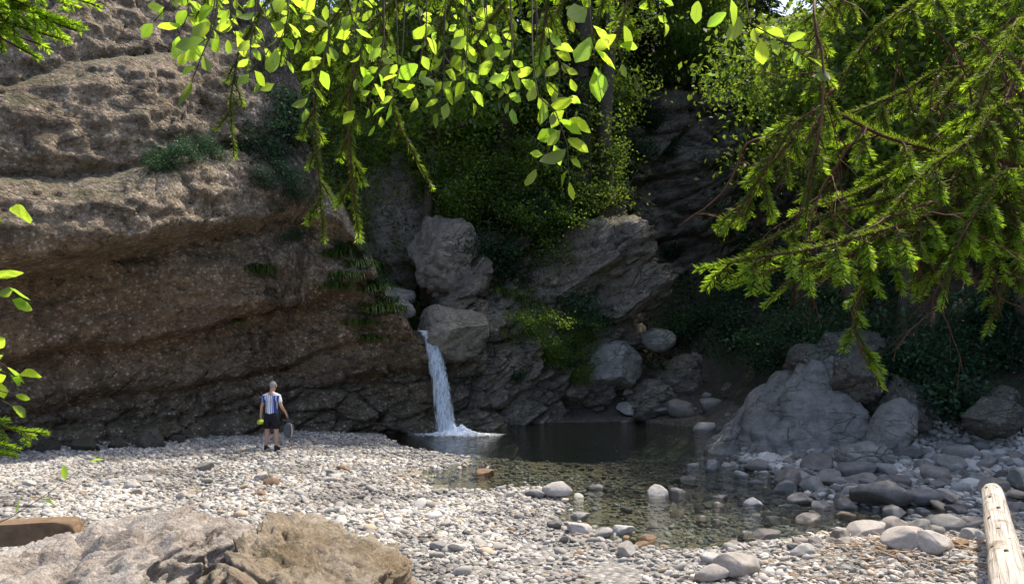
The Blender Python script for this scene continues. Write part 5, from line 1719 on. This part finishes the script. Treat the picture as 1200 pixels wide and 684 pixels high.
E = [(0, 1), (1, 2), (2, 3), (3, 4), (4, 5), (5, 6), (6, 7), (0, 8), (8, 9), (9, 10), (10, 11), (11, 12), (0, 13), (13, 14), (14, 15), (15, 16), (16, 17),
     (3, 18), (18, 19), (19, 20), (20, 21), (3, 22), (22, 23), (23, 24), (24, 25)]
rad = [(.13, .10), (.125, .09), (.15, .105), (.13, .09), .058, .075, (.078, .095), .06, .092, .062, .040, .042, .032, .092, .062, .040, .042, .032,
       .058, .044, .030, (.036, .018), .058, .044, .030, (.036, .018)]


def fingers(base, dr, sd, start):
    for kx in range(4):
        f0 = np.array(base) + np.array(sd) * (kx - 1.5) * 0.018
        Lf = (0.062, 0.075, 0.070, 0.055)[kx]
        p1 = f0 + np.array(dr) * Lf * 0.55
        p2 = p1 + np.array(dr) * Lf * 0.3 + np.array([0.0, 0.022, 0])
        n0 = len(V)
        V.extend([tuple(p1), tuple(p2)])
        E.extend([(start, n0), (n0, n0 + 1)])
        rad.extend([.0095, .008])
    th = np.array(V[start]) + np.array([0, 0.04, -0.01])
    n0 = len(V)
    V.extend([tuple(th), tuple(th + np.array([0, 0.02, -0.035]))])
    E.extend([(start, n0), (n0, n0 + 1)])
    rad.extend([.011, .009])


fingers((-0.328, 0.08, 0.80), (0, 0.1, -1), (0, 1, 0), 21)
fingers((0.35, 0.17, 0.90), (0, 0.2, -1), (0, 1, 0), 25)
skin('body', V, E, rad, M['skin'], man, 2)
# ears and nose are modelled on the head piece with the hair
VJ = [(0, 0.0, 0.86), (0, 0.01, 1.10), (0, 0.02, 1.28), (0, 0.02, 1.41), (0, 0.04, 1.525), (-0.19, 0.02, 1.40), (-0.245, 0.008, 1.22), (0.19, 0.02, 1.40), (0.255, -0.012, 1.22)]
skin('jersey', VJ, [(0, 1), (1, 2), (2, 3), (3, 4), (3, 5), (5, 6), (3, 7), (7, 8)],
     [(.175, .135), (.168, .125), (.178, .125), (.15, .105), (.078, .072), (.078, .075), (.068, .062), (.078, .075), (.068, .062)], M['jersey'], man, 2, root=1)
VS = [(0, 0, 1.07), (0, 0, 0.90), (-0.105, 0.0, 0.80), (-0.128, 0.012, 0.55), (0.105, 0, 0.80), (0.128, 0.012, 0.55)]
skin('shorts', VS, [(0, 1), (1, 2), (2, 3), (1, 4), (4, 5)], [(.168, .128), (.172, .132), .110, .100, .110, .100], M['shorts'], man, 2)
for s in (-1, 1):
    V2, F2 = ICO[3]
    g = V2 * np.array([0.052, 0.145, 0.06])
    g[:, 2] = np.maximum(g[:, 2], -0.045) * np.where(g[:, 1] < -0.03, 1.35, 1.0)
    o = build('shoe', g + np.array([s * 0.143, 0.05, 0.045]), [F2], M['shoe'], man)
    o2 = MB()
    o2.tube([(s * 0.136, -0.02, 0.07), (s * 0.135, -0.02, 0.15)], [0.05, 0.048], 10)
    o2.build('sock', M['shoe'], man)
V2, F2 = ICO[4]
g = V2 * np.array([0.083, 0.10, 0.10]) * (1 + 0.03 * fbm(V2[:, 0] * 6, V2[:, 1] * 6, V2[:, 2] * 6, 1.0, 3, 3))[:, None]
keepv = (V2[:, 1] < 0.45) | (V2[:, 2] > 0.45)
Fk = F2[keepv[F2].all(1)]
build('hair', g + np.array([0.012, 0.075, 1.70]), [Fk], M['hair'], man)
for s in (-1, 1):
    build('ear', ICO[2][0] * np.array([0.013, 0.024, 0.034]) + np.array([0.012 + s * 0.084, 0.09, 1.665]), [ICO[2][1]], M['skin'], man)
build('nose', ICO[2][0] * np.array([0.016, 0.022, 0.026]) + np.array([0.012, 0.19, 1.655]), [ICO[2][1]], M['skin'], man)
# what he carries
Rm = Matrix.Rotation(R(-8), 4, 'Z')


def from_man(p):
    v = Rm @ (Vector(p) * MS)
    return (mx + v.x, my + v.y, mz + v.z)


hl = empty('helmet', from_man((-0.325, 0.08, 0.72)), 0.3)
tag(hl, 'lime yellow cycling helmet hanging from the man\'s left hand', 'helmet')
V2, F2 = ICO[4]
g = V2 * np.array([0.095, 0.14, 0.085])
g[:, 2] = np.maximum(g[:, 2], -0.035)
vent = np.sin(V2[:, 0] * 16) > 0.35
g[vent & (V2[:, 2] > 0)] *= 0.9
build('shell', g, [F2], M['lime'], hl)
mb = MB()
mb.tube(smooth_path([(-0.07, 0, 0.0), (-0.03, 0.03, 0.10), (0.0, 0.03, 0.14), (0.03, 0.02, 0.10), (0.07, 0, 0.0)], 14), 0.006, 6)
mb.build('strap', M['dark_cloth'], hl)
bg = empty('backpack', from_man((0.40, 0.17, 0.52)), -0.2)
tag(bg, 'dark backpack with pale curved trim hanging from the man\'s right hand', 'backpack')
V2, F2 = rock_geo(61, 4, n_planes=0, planes=[((1, 0, 0), .7), ((-1, 0, 0), .7), ((0, 1, 0), .6), ((0, -1, 0), .6)], rough=0.06)
V2 = V2 / np.abs(V2).max(0)
build('bag', V2 * np.array([0.11, 0.075, 0.19]), [F2], M['dark_cloth'], bg)
build('pocket', V2 * np.array([0.075, 0.03, 0.09]) + np.array([0, -0.085, -0.06]), [F2], M['dark_cloth'], bg)
mb = MB()
mb.tube(smooth_path([(0.085, -0.06, 0.15), (0.108, -0.05, 0.02), (0.09, -0.05, -0.14)], 12), np.linspace(0.009, 0.018, 12), 8)
mb.build('trim', M['white_trim'], bg)
mb = MB()
mb.tube(smooth_path([(-0.03, 0, 0.16), (-0.05, 0, 0.30), (-0.04, 0, 0.40), (0.03, 0, 0.16)], 12), 0.009, 6)
mb.build('strap', M['dark_cloth'], bg)

# ------------------------------------------------------------------ light, sky, camera
SUN_AZ, SUN_EL = 44.0, 60.0          # azimuth measured from +X towards +Y
sd = Vector((math.cos(R(SUN_AZ)) * math.cos(R(SUN_EL)), math.sin(R(SUN_AZ)) * math.cos(R(SUN_EL)), math.sin(R(SUN_EL))))
w = bpy.data.worlds.new('World')
scene.world = w
w.use_nodes = True
nt = w.node_tree
nt.nodes.clear()
sky = nt.nodes.new('ShaderNodeTexSky')
sky.sky_type = 'NISHITA'
sky.sun_disc = False
sky.sun_elevation = R(SUN_EL)
sky.sun_rotation = R(90 - SUN_AZ)
sky.dust_density = 2.5
sky.air_density = 0.8
bgd = nt.nodes.new('ShaderNodeBackground')
bgd.inputs[1].default_value = 0.15
wo = nt.nodes.new('ShaderNodeOutputWorld')
nt.links.new(sky.outputs[0], bgd.inputs[0])
nt.links.new(bgd.outputs[0], wo.inputs[0])
ld = bpy.data.lights.new('sun', 'SUN')
ld.energy = 2.75
ld.angle = R(0.5)
ld.color = (1.0, 0.92, 0.79)
lo = bpy.data.objects.new('sun', ld)
C.objects.link(lo)
lo.rotation_euler = sd.to_track_quat('Z', 'Y').to_euler()
cd = bpy.data.cameras.new('camera')
cam = bpy.data.objects.new('camera', cd)
C.objects.link(cam)
cam.location = (0, 0, EYE)
cam.rotation_euler = (R(90), 0, 0)
cd.sensor_width = 36
cd.lens = F_PX / 1200 * 36
cd.shift_y = (HOR - 342) / 1200
cd.clip_start = 0.05
cd.clip_end = 600
scene.camera = cam
vs = scene.view_settings
vs.view_transform = 'Standard'
vs.look = 'None'
vs.exposure = 1.25
vs.gamma = 1.0
vs.use_white_balance = True          # the phone's white balance, set for open shade
vs.white_balance_temperature = 6650
scene.cycles.max_bounces = 7
scene.cycles.diffuse_bounces = 3
scene.cycles.transmission_bounces = 4
scene.cycles.transparent_max_bounces = 10
scene.cycles.glossy_bounces = 3
scene.cycles.caustics_reflective = False
scene.cycles.caustics_refractive = False
scene.cycles.use_denoising = True
